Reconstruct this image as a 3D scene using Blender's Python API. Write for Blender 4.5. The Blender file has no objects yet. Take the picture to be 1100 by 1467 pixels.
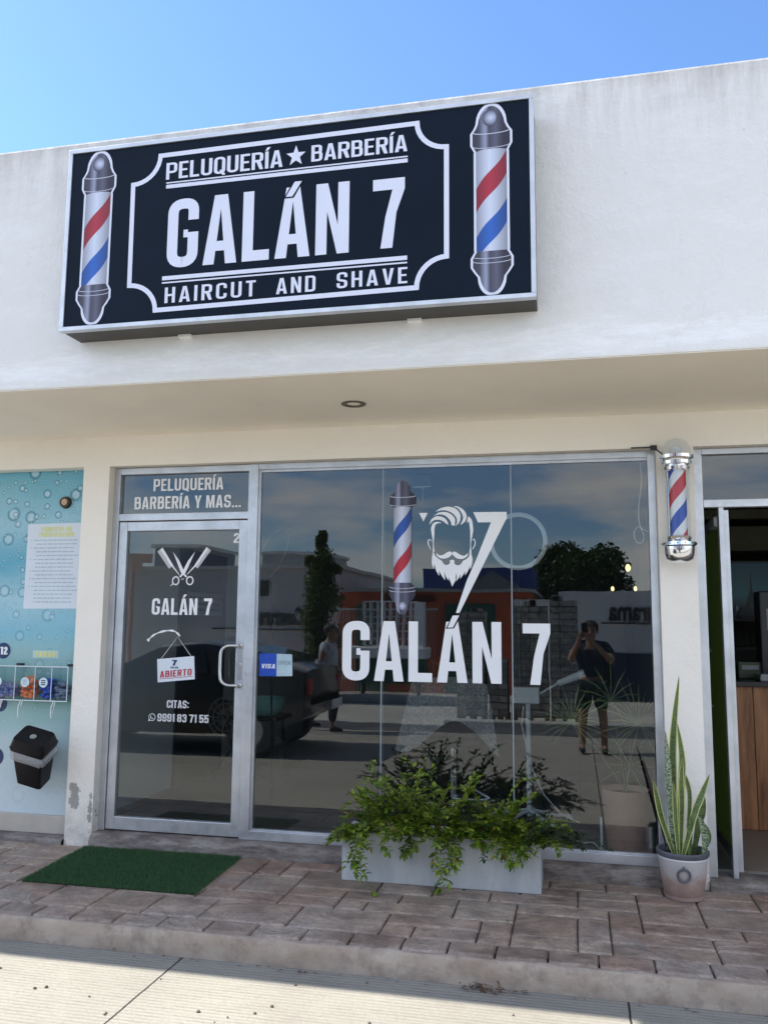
import bpy, bmesh, math, random
from math import sin, cos, pi, radians
from mathutils import Vector, Matrix
random.seed(7)
sc = bpy.context.scene
COL = sc.collection

# ------------------------------------------------------------------ camera
cd = bpy.data.cameras.new('camera')
cam = bpy.data.objects.new('camera', cd)
COL.objects.link(cam)
F_PX = 1228.05
vx = Vector((-5550., 112., F_PX)); vy = Vector((275., 162., F_PX))   # measured vanishing directions
ry = vy.normalized(); rx = -vx.normalized(); rz = rx.cross(ry)
right = Vector((rx[0], ry[0], rz[0])); down = Vector((rx[1], ry[1], rz[1])); fwd = Vector((rx[2], ry[2], rz[2]))
M = Matrix(((right[0], -down[0], -fwd[0], 0), (right[1], -down[1], -fwd[1], -5.2), (right[2], -down[2], -fwd[2], 1.405), (0, 0, 0, 1)))
cam.matrix_world = M
cd.sensor_fit = 'VERTICAL'; cd.sensor_height = 24; cd.lens = 24 * F_PX / 1467
cd.clip_start = 0.05; cd.clip_end = 2000
sc.camera = cam

# ------------------------------------------------------------------ light
SUN_EL = math.atan(1 / math.hypot(.92, .0675))       # about 47 degrees, the sun stands left, almost in line with the shopfront
w = bpy.data.worlds.new('World'); sc.world = w; w.use_nodes = True
nt = w.node_tree; nt.nodes.clear()
out = nt.nodes.new('ShaderNodeOutputWorld'); bg = nt.nodes.new('ShaderNodeBackground')
sky = nt.nodes.new('ShaderNodeTexSky'); sky.sky_type = 'NISHITA'; sky.sun_disc = False
sky.sun_elevation = SUN_EL; sky.sun_rotation = radians(-85.8); sky.air_density = 1.0; sky.dust_density = 0.5; sky.ozone_density = 2.5
tc = nt.nodes.new('ShaderNodeTexCoord'); sep = nt.nodes.new('ShaderNodeSeparateXYZ')
nt.links.new(tc.outputs['Generated'], sep.inputs[0])
mp = nt.nodes.new('ShaderNodeMapping'); mp.inputs['Scale'].default_value = (1.6, 1.6, 6.0)
nz = nt.nodes.new('ShaderNodeTexNoise'); nz.inputs['Scale'].default_value = 1.7; nz.inputs['Detail'].default_value = 7; nz.inputs['Roughness'].default_value = .55
nt.links.new(tc.outputs['Generated'], mp.inputs[0]); nt.links.new(mp.outputs[0], nz.inputs['Vector'])
cr = nt.nodes.new('ShaderNodeValToRGB'); cr.color_ramp.elements[0].position = .45; cr.color_ramp.elements[1].position = .60
nt.links.new(nz.outputs['Fac'], cr.inputs[0])
mr = nt.nodes.new('ShaderNodeMapRange'); mr.inputs['From Min'].default_value = .15; mr.inputs['From Max'].default_value = -.35
nt.links.new(sep.outputs['Y'], mr.inputs['Value'])
mm = nt.nodes.new('ShaderNodeMath'); mm.operation = 'MULTIPLY'
nt.links.new(cr.outputs[0], mm.inputs[0]); nt.links.new(mr.outputs[0], mm.inputs[1])
m2 = nt.nodes.new('ShaderNodeMath'); m2.operation = 'MULTIPLY'; m2.inputs[1].default_value = .9
nt.links.new(mm.outputs[0], m2.inputs[0])
mix = nt.nodes.new('ShaderNodeMixRGB'); mix.inputs['Color2'].default_value = (7.5, 7.2, 6.8, 1)
nt.links.new(m2.outputs[0], mix.inputs['Fac'])
tint = nt.nodes.new('ShaderNodeMixRGB'); tint.blend_type = 'MULTIPLY'; tint.inputs['Fac'].default_value = 1; tint.inputs['Color2'].default_value = (.70, .86, 1.03, 1)
nt.links.new(sky.outputs[0], tint.inputs['Color1']); nt.links.new(tint.outputs[0], mix.inputs['Color1'])
nt.links.new(mix.outputs[0], bg.inputs['Color']); bg.inputs['Strength'].default_value = 0.15
nt.links.new(bg.outputs[0], out.inputs[0])
sl = bpy.data.lights.new('sun', 'SUN'); sl.energy = 4.4; sl.angle = radians(.5); sl.color = (1, .95, .87)
so = bpy.data.objects.new('sun', sl); COL.objects.link(so)
sd = Vector((-.92, .0675, 1)).normalized()                          # towards the sun
so.rotation_euler = sd.to_track_quat('Z', 'Y').to_euler(); so.location = (0, 5, 20)
sc.view_settings.view_transform = 'Standard'; sc.view_settings.look = 'None'
sc.view_settings.exposure = 0.95; sc.view_settings.gamma = 1
sc.cycles.max_bounces = 10; sc.cycles.transparent_max_bounces = 24; sc.cycles.diffuse_bounces = 6
sc.cycles.caustics_reflective = False; sc.cycles.sample_clamp_indirect = 6

# ------------------------------------------------------------------ material helpers
MATS = {}
class NT:
    def __init__(s, name):
        s.m = bpy.data.materials.new(name); s.m.use_nodes = True
        s.t = s.m.node_tree; s.b = s.t.nodes['Principled BSDF']; s.o = s.t.nodes['Material Output']
        MATS[name] = s.m
    def n(s, ty, **k):
        x = s.t.nodes.new(ty)
        for a, v in k.items():
            if a in x.bl_rna.properties: setattr(x, a, v)
            else: x.inputs[a].default_value = v
        return x
    def l(s, a, b): s.t.links.new(a, b)
    def coord(s, kind='Object', scale=(1, 1, 1), loc=(0, 0, 0)):
        c = s.n('ShaderNodeTexCoord'); m = s.n('ShaderNodeMapping')
        m.inputs['Scale'].default_value = scale; m.inputs['Location'].default_value = loc
        s.l(c.outputs[kind], m.inputs[0]); return m.outputs[0]
    def noise(s, vec, scale, detail=4, rough=.55):
        x = s.n('ShaderNodeTexNoise'); x.inputs['Scale'].default_value = scale; x.inputs['Detail'].default_value = detail; x.inputs['Roughness'].default_value = rough
        s.l(vec, x.inputs['Vector']); return x.outputs['Fac']
    def ramp(s, f, stops):
        x = s.n('ShaderNodeValToRGB'); e = x.color_ramp.elements
        while len(e) < len(stops): e.new(.5)
        for i, (p, c) in enumerate(stops):
            e[i].position = p; e[i].color = (c, c, c, 1) if isinstance(c, (int, float)) else (*c, 1)
        s.l(f, x.inputs[0]); return x.outputs[0]
    def mix(s, f, a, b, mode='MIX'):
        x = s.n('ShaderNodeMixRGB', blend_type=mode)
        for v, i in ((f, 'Fac'), (a, 'Color1'), (b, 'Color2')):
            if hasattr(v, 'links'): s.l(v, x.inputs[i])
            elif i == 'Fac': x.inputs[i].default_value = v
            else: x.inputs[i].default_value = (*v, 1) if len(v) == 3 else v
        return x.outputs[0]
    def math(s, op, a, b=None, c=None):
        x = s.n('ShaderNodeMath', operation=op)
        for i, v in enumerate((a, b, c)):
            if v is None: continue
            if hasattr(v, 'links'): s.l(v, x.inputs[i])
            else: x.inputs[i].default_value = v
        return x.outputs[0]
    def bump(s, h, strength=.3, dist=.01, prev=None):
        x = s.n('ShaderNodeBump'); x.inputs['Strength'].default_value = strength; x.inputs['Distance'].default_value = dist
        s.l(h, x.inputs['Height'])
        if prev is not None: s.l(prev, x.inputs['Normal'])
        s.l(x.outputs[0], s.b.inputs['Normal']); return x.outputs[0]
    def col(s, c):
        if hasattr(c, 'links'): s.l(c, s.b.inputs['Base Color'])
        else: s.b.inputs['Base Color'].default_value = (*c, 1)
    def rough(s, r):
        if hasattr(r, 'links'): s.l(r, s.b.inputs['Roughness'])
        else: s.b.inputs['Roughness'].default_value = r

def plain(name, c, rough=.6, metal=0, var=.12, scale=8, bump=0, bscale=60, bdist=.004, emis=0):
    t = NT(name); v = t.coord()
    n = t.noise(v, scale, 5)
    d = tuple(x * (1 - var) for x in c); e = tuple(min(1, x * (1 + var)) for x in c)
    t.col(t.ramp(n, [(.3, d), (.7, e)])); t.rough(rough); t.b.inputs['Metallic'].default_value = metal
    if bump: t.bump(t.noise(v, bscale, 4), bump, bdist)
    if emis:
        t.b.inputs['Emission Color'].default_value = (*c, 1); t.b.inputs['Emission Strength'].default_value = emis
    return t.m

def mk_stucco(name, base, streaks):
    t = NT(name); v = t.coord()
    big = t.noise(v, 1.1, 5, .6); fine = t.noise(v, 9, 6, .65)
    c = t.ramp(big, [(.3, tuple(x * .93 for x in base)), (.7, base)])
    c = t.mix(t.ramp(fine, [(.55, 0), (.8, .22)]), c, tuple(x * .85 for x in base))
    sx = t.n('ShaderNodeSeparateXYZ'); t.l(v, sx.inputs[0])
    if streaks:
        sv = t.coord(scale=(5, 5, .7)); st = t.noise(sv, 1.5, 8, .8)
        mask = t.n('ShaderNodeMapRange'); mask.inputs['From Min'].default_value = 3.45; mask.inputs['From Max'].default_value = 4.05; t.l(sx.outputs['Z'], mask.inputs['Value'])
        mk = t.math('MULTIPLY', t.ramp(st, [(.42, 0), (.72, 1)]), t.math('POWER', mask.outputs[0], 1.6))
        c = t.mix(t.math('MULTIPLY', mk, .75), c, (.33, .29, .27))
        # grimy line right under the parapet's edge
        m3 = t.n('ShaderNodeMapRange'); m3.inputs['From Min'].default_value = 3.95; m3.inputs['From Max'].default_value = 4.03; t.l(sx.outputs['Z'], m3.inputs['Value'])
        c = t.mix(t.math('MULTIPLY', m3.outputs[0], t.ramp(fine, [(.35, .1), (.65, .6)])), c, (.42, .39, .36))
        # glossy repair coat smeared along the lower edge
        rp = t.noise(t.coord(scale=(1.2, 1, 5)), 2.2, 9, .78)
        zz = t.math('ADD', sx.outputs['Z'], t.math('MULTIPLY', t.math('SUBTRACT', rp, .5), .42))
        bd = t.math('ABSOLUTE', t.math('SUBTRACT', zz, 2.735))
        band = t.math('MULTIPLY', t.ramp(t.math('MULTIPLY', bd, 10), [(.25, 1), (.85, 0)]), t.ramp(t.noise(t.coord(scale=(1, 1, 6), loc=(3, 1, 7)), 6, 8, .8), [(.38, .15), (.62, 1)]))
        c = t.mix(t.math('MULTIPLY', band, .7), c, (.93, .93, .93))
        crack = t.n('ShaderNodeTexVoronoi', feature='DISTANCE_TO_EDGE'); crack.inputs['Scale'].default_value = .55
        cv = t.n('ShaderNodeVectorMath', operation='ADD'); t.l(v, cv.inputs[0]); cn = t.n('ShaderNodeTexNoise'); cn.inputs['Scale'].default_value = 3; cn.inputs['Detail'].default_value = 8; t.l(v, cn.inputs['Vector']); t.l(cn.outputs['Color'], cv.inputs[1]); t.l(cv.outputs[0], crack.inputs['Vector'])
        c = t.mix(t.math('MULTIPLY', t.math('LESS_THAN', crack.outputs['Distance'], .0035), t.ramp(big, [(.45, 0), (.6, .10)])), c, (.45, .44, .43))
        trow = t.ramp(t.noise(t.coord(scale=(1.2, 1, 3.5), loc=(0, 0, 9)), 1.6, 8, .75), [(.48, 0), (.62, .3)]); c = t.mix(trow, c, (.86, .86, .86))
        scuff = t.ramp(t.noise(t.coord(scale=(3, 1, 4), loc=(5, 0, 2)), 2.0, 10, .8), [(.66, 0), (.72, 1)])
        c = t.mix(t.math('MULTIPLY', scuff, .45), c, (.92, .92, .92))
        spots = t.ramp(t.noise(t.coord(loc=(9, 3, 1)), 26, 3, .5), [(.76, 0), (.79, .5)])
        c = t.mix(spots, c, (.4, .38, .36))
        t.rough(t.ramp(band, [(0, .8), (1, .42)]))
    else:
        zm = t.n('ShaderNodeMapRange'); zm.inputs['From Min'].default_value = .45; zm.inputs['From Max'].default_value = .0; t.l(sx.outputs['Z'], zm.inputs['Value'])
        dirt = t.math('MULTIPLY', zm.outputs[0], t.ramp(t.noise(v, 5, 8, .7), [(.4, 0), (.65, .7)]))
        c = t.mix(dirt, c, (.35, .32, .29)); t.rough(.75)
        # patch where paint has peeled off
        dx = t.math('DIVIDE', t.math('ADD', sx.outputs['X'], 1.945), .045); dz = t.math('DIVIDE', t.math('SUBTRACT', sx.outputs['Z'], .29), .12)
        r = t.math('SQRT', t.math('ADD', t.math('MULTIPLY', dx, dx), t.math('MULTIPLY', dz, dz)))
        r = t.math('ADD', r, t.math('MULTIPLY', t.math('SUBTRACT', t.noise(v, 22, 6, .7), .5), 2.4))
        c = t.mix(t.ramp(r, [(.7, 1), (.78, 0)]), c, (.36, .35, .33))
        dx = t.math('DIVIDE', t.math('ADD', sx.outputs['X'], 1.83), .02); dz = t.math('DIVIDE', t.math('SUBTRACT', sx.outputs['Z'], .2), .14)
        r = t.math('SQRT', t.math('ADD', t.math('MULTIPLY', dx, dx), t.math('MULTIPLY', dz, dz)))
        r = t.math('ADD', r, t.math('MULTIPLY', t.math('SUBTRACT', t.noise(v, 35, 6, .7), .5), 2.8))
        c = t.mix(t.ramp(r, [(.6, 1), (.7, 0)]), c, (.36, .34, .32))
    t.col(c)
    b = t.bump(t.noise(v, 3, 7, .75), .6, .03); t.bump(t.noise(v, 70, 3), .25, .003, b)
    return t.m

STUCCO = mk_stucco('stucco_fascia', (.80, .785, .76), True)
WALL = mk_stucco('stucco_wall', (.93, .885, .81), False)
SOFFIT = plain('soffit_paint', (.93, .86, .745), .85, var=.06, scale=1.2, bump=.2, bscale=40)
INDARK = plain('interior_dark_wall', (.16, .16, .165), .7, var=.08, scale=2)
CEIL = plain('ceiling_paint', (.30, .30, .30), .9, var=.05)
INWALL = plain('interior_wall', (.66, .67, .66), .8, var=.05, scale=2)
DARK = plain('black_paint', (.012, .012, .014), .4, var=.2)
ALU = NT('anodised_aluminium'); v = ALU.coord(scale=(1, 1, 1)); ALU.col(ALU.ramp(ALU.noise(v, 6, 6, .6), [(.3, (.50, .52, .55)), (.7, (.66, .68, .71))]))
ALU.b.inputs['Metallic'].default_value = .75; ALU.rough(ALU.ramp(ALU.noise(v, 30, 5), [(.3, .3), (.7, .48)])); ALU.bump(ALU.noise(v, 90, 2), .05, .001); ALU = ALU.m
CHROME = plain('chrome', (.82, .82, .84), .08, 1, var=.02)
STEEL = plain('brushed_steel', (.62, .62, .63), .28, 1, var=.05)
WHITEP = plain('white_plastic', (.86, .87, .87), .35, var=.03)
VINYL = plain('white_vinyl', (.83, .84, .87), .5, var=.02)
VINYLG = plain('grey_vinyl', (.62, .64, .66), .5, var=.03)
SIGNNAVY = plain('navy_sign_film', (.004, .010, .021), .38, var=.12, scale=3); SIGNNAVY.node_tree.nodes['Principled BSDF'].inputs['Specular IOR Level'].default_value = .10
SIGNINK = plain('sign_silver_ink', (.70, .72, .84), .45, var=.02)
SIGNBOX = plain('sign_box_sheet', (.055, .05, .045), .55, var=.2, scale=6)
SILICONE = plain('seam_silicone', (.30, .34, .36), .3, var=.1)
RED = plain('red_ink', (.45, .02, .03), .4, var=.05)
NAVYINK = plain('navy_ink', (.012, .035, .12), .4, var=.05)
YELINK = plain('pale_yellow_ink', (.72, .74, .30), .5, var=.05)
TEXTINK = plain('grey_blue_ink', (.42, .52, .62), .6, var=.1)
PAPER = plain('sheet_white', (.68, .74, .82), .45, var=.03)

def mk_glass(name, tint, ior=1.9, rough=0.0):
    t = NT(name); t.t.nodes.remove(t.b)
    tr = t.n('ShaderNodeBsdfTransparent'); tr.inputs[0].default_value = (*tint, 1)
    gl = t.n('ShaderNodeBsdfGlossy'); gl.inputs['Roughness'].default_value = rough; gl.inputs['Color'].default_value = (.93, .97, 1, 1)
    fr = t.n('ShaderNodeFresnel'); ge = t.n('ShaderNodeNewGeometry')
    if name == 'window_glass':
        bp = t.n('ShaderNodeBump'); bp.inputs['Strength'].default_value = .2; bp.inputs['Distance'].default_value = .003; t.l(t.noise(t.coord(), 1.7, 2, .5), bp.inputs['Height']); t.l(bp.outputs[0], gl.inputs['Normal'])
    io = t.math('ADD', ior, t.math('MULTIPLY', ge.outputs['Backfacing'], 1 / ior - ior)); t.l(io, fr.inputs['IOR'])
    mx = t.n('ShaderNodeMixShader'); t.l(fr.outputs[0], mx.inputs[0]); t.l(tr.outputs[0], mx.inputs[1]); t.l(gl.outputs[0], mx.inputs[2])
    t.l(mx.outputs[0], t.o.inputs['Surface']); return t.m
GLASS = mk_glass('window_glass', (.60, .65, .66), 1.88)
CLEAR = mk_glass('clear_acrylic', (.93, .95, .96), 1.3)

def mk_stone():
    t = NT('stamped_concrete'); v = t.coord()
    g = t.n('ShaderNodeNewGeometry')
    isl = t.ramp(g.outputs['Random Per Island'], [(0, (.34, .245, .18)), (.35, (.50, .385, .295)), (.7, (.42, .285, .215)), (1, (.56, .455, .36))])
    n = t.noise(v, 6, 9, .75)
    c = t.mix(t.ramp(n, [(.36, .9), (.60, 0)]), isl, (.16, .115, .095))
    n2 = t.noise(v, 2.1, 6, .6); c = t.mix(t.ramp(t.noise(v, 1.3, 7, .7), [(.50, 0), (.68, .45)]), c, (.13, .10, .085)); c = t.mix(t.ramp(n2, [(.45, 0), (.75, .5)]), c, (.56, .51, .46))
    c = t.mix(t.ramp(t.noise(v, 60, 3), [(.35, .35), (.6, 0)]), c, (.12, .1, .095))
    t.col(c); t.rough(t.ramp(n, [(.3, .45), (.7, .7)]))
    wv = t.n('ShaderNodeTexNoise'); wv.inputs['Scale'].default_value = 3; wv.inputs['Detail'].default_value = 5; wv.inputs['Distortion'].default_value = 2.2
    t.l(t.coord(scale=(1, 1.2, 1)), wv.inputs['Vector'])
    b = t.bump(wv.outputs['Fac'], 1.0, .03); t.bump(t.noise(v, 45, 4), .4, .004, b)
    return t.m
STONE = mk_stone()
GROUT = plain('joint_dirt', (.085, .066, .055), .9, var=.3, scale=20)

def mk_curb():
    t = NT('curb_concrete'); v = t.coord()
    n = t.noise(t.coord(scale=(1, 1, 2)), 3, 8, .65)
    c = t.ramp(n, [(.25, (.21, .15, .11)), (.45, (.37, .30, .24)), (.7, (.49, .425, .35))])
    c = t.mix(t.ramp(t.noise(v, 13, 6, .7), [(.5, 0), (.68, .5)]), c, (.17, .13, .115)); c = t.mix(t.ramp(t.noise(t.coord(scale=(1, 1, .4)), 2.6, 7, .75), [(.52, 0), (.66, .5)]), c, (.15, .115, .095))
    t.col(c); t.rough(.85); b = t.bump(t.noise(v, 6, 7, .7), .5, .015); t.bump(t.noise(v, 80, 3), .3, .003, b); return t.m
CURB = mk_curb()
def mk_sill():
    t = NT('sill_concrete'); v = t.coord()
    n = t.noise(t.coord(scale=(1.4, 1, 6)), 4, 8, .7)
    c = t.ramp(n, [(.28, (.06, .05, .048)), (.48, (.2, .17, .155)), (.7, (.38, .36, .33))])
    t.col(c); t.rough(.9); t.bump(t.noise(v, 9, 8, .75), .8, .02); return t.m
SILL = mk_sill()

def mk_road():
    t = NT('broomed_concrete'); v = t.coord()
    sx = t.n('ShaderNodeSeparateXYZ'); t.l(v, sx.inputs[0])
    c = t.ramp(t.noise(v, .9, 6, .6), [(.3, (.33, .31, .26)), (.7, (.42, .395, .335))])
    wn = t.noise(t.coord(scale=(.35, 1, 1)), 3.2, 3, .5)
    ph = t.math('MULTIPLY', t.math('ADD', sx.outputs['Y'], t.math('MULTIPLY', wn, .02)), 241)
    gr = t.math('MULTIPLY', t.math('ADD', t.math('SINE', ph), 1), .5)
    wear = t.ramp(t.noise(t.coord(scale=(.6, 3, 1)), 9, 5, .7), [(.3, .1), (.7, 1)])
    groove = t.math('MULTIPLY', t.math('POWER', gr, 2.5), wear)
    c = t.mix(t.math('MULTIPLY', groove, .62), c, (.20, .175, .13))
    c = t.mix(t.ramp(t.noise(v, 70, 3, .6), [(.3, .35), (.55, 0)]), c, (.2, .18, .15))
    c = t.mix(t.ramp(t.noise(v, 2.2, 9, .78), [(.54, 0), (.70, .45)]), c, (.22, .19, .15)); c = t.mix(t.ramp(t.noise(t.coord(loc=(3, 8, 0)), 5, 4, .6), [(.70, 0), (.76, .5)]), c, (.10, .09, .08))
    # kerbside shadow strip painted into the concrete colour, with an uneven stained edge
    gy = t.math('ADD', sx.outputs['Y'], t.math('MULTIPLY', t.math('SUBTRACT', t.noise(v, 7, 6, .65), .5), .04))
    gut = t.ramp(gy, [(0, 0), (1, 0)])
    m = t.n('ShaderNodeMapRange'); m.inputs['From Min'].default_value = -1.535; m.inputs['From Max'].default_value = -1.505; t.l(gy, m.inputs['Value'])
    c = t.mix(t.math('MULTIPLY', m.outputs[0], t.math('ADD', .22, t.math('MULTIPLY', wear, .12))), c, (.13, .13, .135))
    wob = t.math('MULTIPLY', t.math('SUBTRACT', t.noise(v, 14, 3), .5), .008)
    for jx in (-6.0, -1.777, .176, 4.4):
        d = t.math('ABSOLUTE', t.math('SUBTRACT', t.math('ADD', sx.outputs['X'], wob), jx))
        c = t.mix(t.math('LESS_THAN', d, .0045), c, (.025, .022, .02))
    for jy in (-3.7, -6.5):
        d = t.math('ABSOLUTE', t.math('SUBTRACT', t.math('ADD', sx.outputs['Y'], wob), jy))
        c = t.mix(t.math('LESS_THAN', d, .008), c, (.04, .035, .03))
    t.col(c); t.rough(.85)
    b = t.bump(t.math('SUBTRACT', 1, groove), .8, .005); t.bump(t.noise(v, 60, 4), .4, .004, b)
    return t.m
ROAD = mk_road()
ASPH = plain('asphalt', (.085, .085, .088), .9, var=.25, scale=2, bump=.5, bscale=80)
GROUND = plain('pale_ground', (.44, .415, .36), .95, var=.2, scale=.6)
TERRA = plain('terracotta', (.66, .38, .27), .75, var=.12, scale=5, bump=.2)

# ------------------------------------------------------------------ mesh helpers
ORG = {}
class MB:
    def __init__(s): s.v = []; s.f = []; s.mi = []; s.k = 0; s.smooth = False
    def add(s, vs, fs, mi=0):
        o = len(s.v); s.v += [tuple(a) for a in vs]; s.f += [tuple(i + o for i in f) for f in fs]; s.mi += [mi] * len(fs); return s
    def box(s, x0, x1, y0, y1, z0, z1, mi=0, b=0):
        if b <= 0:
            vs = [(x, y, z) for x in (x0, x1) for y in (y0, y1) for z in (z0, z1)]
            return s.add(vs, [(0, 1, 3, 2), (4, 6, 7, 5), (0, 4, 5, 1), (2, 3, 7, 6), (0, 2, 6, 4), (1, 5, 7, 3)], mi)
        bm = bmesh.new(); bmesh.ops.create_cube(bm, size=1)
        for q in bm.verts: q.co = Vector(((x0 + x1) / 2 + q.co.x * (x1 - x0), (y0 + y1) / 2 + q.co.y * (y1 - y0), (z0 + z1) / 2 + q.co.z * (z1 - z0)))
        bmesh.ops.bevel(bm, geom=bm.edges[:], offset=b, segments=2, affect='EDGES', profile=.6)
        bm.verts.index_update(); s.add([q.co[:] for q in bm.verts], [[q.index for q in f.verts] for f in bm.faces], mi); bm.free(); return s
    def poly(s, pts, y, mi=0):          # flat polygon in the x-z plane, facing -y
        a = sum(pts[i][0] * pts[(i + 1) % len(pts)][1] - pts[(i + 1) % len(pts)][0] * pts[i][1] for i in range(len(pts)))
        if a < 0: pts = pts[::-1]
        return s.add([(p[0], y, p[1]) for p in pts], [tuple(range(len(pts)))], mi)
    def slab(s, pts, y0, y1, mi=0):     # x-z outline with thickness along y
        a = sum(pts[i][0] * pts[(i + 1) % len(pts)][1] - pts[(i + 1) % len(pts)][0] * pts[i][1] for i in range(len(pts)))
        if a < 0: pts = pts[::-1]
        n = len(pts)
        vs = [(p[0], y0, p[1]) for p in pts] + [(p[0], y1, p[1]) for p in pts]
        fs = [tuple(range(n)), tuple(range(2 * n - 1, n - 1, -1))] + [(i, i + n, (i + 1) % n + n, (i + 1) % n) for i in range(n)]
        return s.add(vs, fs, mi)
    def ribbon(s, pts, wd, y, closed=False, mi=0):
        n = len(pts); L = []; R = []
        for i in range(n):
            p = Vector(pts[i]); a = Vector(pts[i - 1]) if (i > 0 or closed) else None; b = Vector(pts[(i + 1) % n]) if (i < n - 1 or closed) else None
            d1 = (p - a).normalized() if a is not None else (b - p).normalized(); d2 = (b - p).normalized() if b is not None else d1
            n1 = Vector((-d1.y, d1.x)); n2 = Vector((-d2.y, d2.x)); m = (n1 + n2)
            if m.length < 1e-5: m = n1
            m.normalize(); k = 1 / max(.35, m.dot(n1)); hw = (wd[i] if isinstance(wd, (list, tuple)) else wd) / 2
            L.append(p + m * hw * k); R.append(p - m * hw * k)
        o = len(s.v)
        for q in L + R: s.v.append((q.x, y, q.y))
        for i in range(n if closed else n - 1):
            j = (i + 1) % n; s.f.append((o + i, o + n + i, o + n + j, o + j)); s.mi.append(mi)
        return s
    def tube(s, pts, r, n=8, cap=True, mi=0):
        P = [Vector(p) for p in pts]; rings = []; up = None
        for i, p in enumerate(P):
            d = (P[min(i + 1, len(P) - 1)] - P[max(i - 1, 0)]).normalized()
            if up is None: up = Vector((0, 0, 1)) if abs(d.z) < .9 else Vector((1, 0, 0))
            a = d.cross(up)
            if a.length < 1e-4: a = d.orthogonal()
            a.normalize(); b = a.cross(d).normalized(); up = b
            rr = r[i] if isinstance(r, (list, tuple)) else r
            rings.append([p + a * rr * cos(2 * pi * k / n) + b * rr * sin(2 * pi * k / n) for k in range(n)])
        vs = [q for R in rings for q in R]; fs = []
        for i in range(len(P) - 1):
            for k in range(n):
                fs.append((i * n + k, i * n + (k + 1) % n, (i + 1) * n + (k + 1) % n, (i + 1) * n + k))
        if cap: fs += [tuple(range(n))[::-1], tuple(range((len(P) - 1) * n, len(P) * n))]
        return s.add(vs, fs, mi)
    def lathe(s, prof, c, n=32, mi=0, squash=1):
        vs = []; fs = []
        for r, z in prof:
            vs += [(c[0] + r * cos(2 * pi * k / n), c[1] + squash * r * sin(2 * pi * k / n), c[2] + z) for k in range(n)]
        for i in range(len(prof) - 1):
            for k in range(n): fs.append((i * n + k, i * n + (k + 1) % n, (i + 1) * n + (k + 1) % n, (i + 1) * n + k))
        return s.add(vs, fs, mi)
    def ball(s, c, r, n=12, m=8, sq=(1, 1, 1), mi=0):
        vs = []; fs = []
        for i in range(m + 1):
            t = pi * i / m
            vs += [(c[0] + sq[0] * r * sin(t) * cos(2 * pi * k / n), c[1] + sq[1] * r * sin(t) * sin(2 * pi * k / n), c[2] + sq[2] * r * cos(t)) for k in range(n)]
        for i in range(m):
            for k in range(n): fs.append((i * n + k, (i + 1) * n + k, (i + 1) * n + (k + 1) % n, i * n + (k + 1) % n))
        return s.add(vs, fs, mi)
    def disc(s, c, r, y, n=28, mi=0, asp=1):
        return s.poly([(c[0] + r * cos(2 * pi * k / n), c[1] + asp * r * sin(2 * pi * k / n)) for k in range(n)], y, mi)
    def build(s, name, mat, parent=None, origin=None, smooth=None):
        o0 = Vector(ORG[parent.name]) if parent is not None else Vector(origin or (0, 0, 0))
        me = bpy.data.meshes.new(name); me.from_pydata([Vector(a) - o0 for a in s.v], [], s.f)
        mats = mat if isinstance(mat, (list, tuple)) else [mat]
        for m in mats: me.materials.append(m)
        if len(mats) > 1: me.polygons.foreach_set('material_index', s.mi)
        me.validate(); me.update()
        ob = bpy.data.objects.new(name, me); COL.objects.link(ob)
        if parent is not None: ob.parent = parent
        else: ob.location = o0
        ORG[ob.name] = tuple(o0)
        if smooth or (smooth is None and s.smooth):
            bm = bmesh.new(); bm.from_mesh(me); bmesh.ops.remove_doubles(bm, verts=bm.verts, dist=1e-5); bmesh.ops.recalc_face_normals(bm, faces=bm.faces)
            for e in bm.edges:
                if len(e.link_faces) == 2 and e.calc_face_angle(0) > .7: e.smooth = False
            bm.to_mesh(me); bm.free(); me.polygons.foreach_set('use_smooth', [True] * len(me.polygons))
        return ob
def thing(name, label, cat, loc=(0, 0, 0), group=None):
    o = bpy.data.objects.new(name, None); COL.objects.link(o); o.location = loc; o.empty_display_size = .1
    ORG[o.name] = tuple(loc); o['label'] = label; o['category'] = cat
    if group: o['group'] = group
    return o
def tag(o, label, cat, group=None):
    o['label'] = label; o['category'] = cat
    if group: o['group'] = group
    return o
def struct(o): o['kind'] = 'structure'; return o
def copy_tree(root, delta, label=None, group=None):
    r = root.copy(); COL.objects.link(r); r.location = root.location + Vector(delta)
    ORG[r.name] = tuple(r.location)
    if label: r['label'] = label
    if group: r['group'] = group
    for ch in root.children:
        c = ch.copy(); COL.objects.link(c); c.parent = r
        for g in ch.children:
            d = g.copy(); COL.objects.link(d); d.parent = c
    return r

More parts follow.
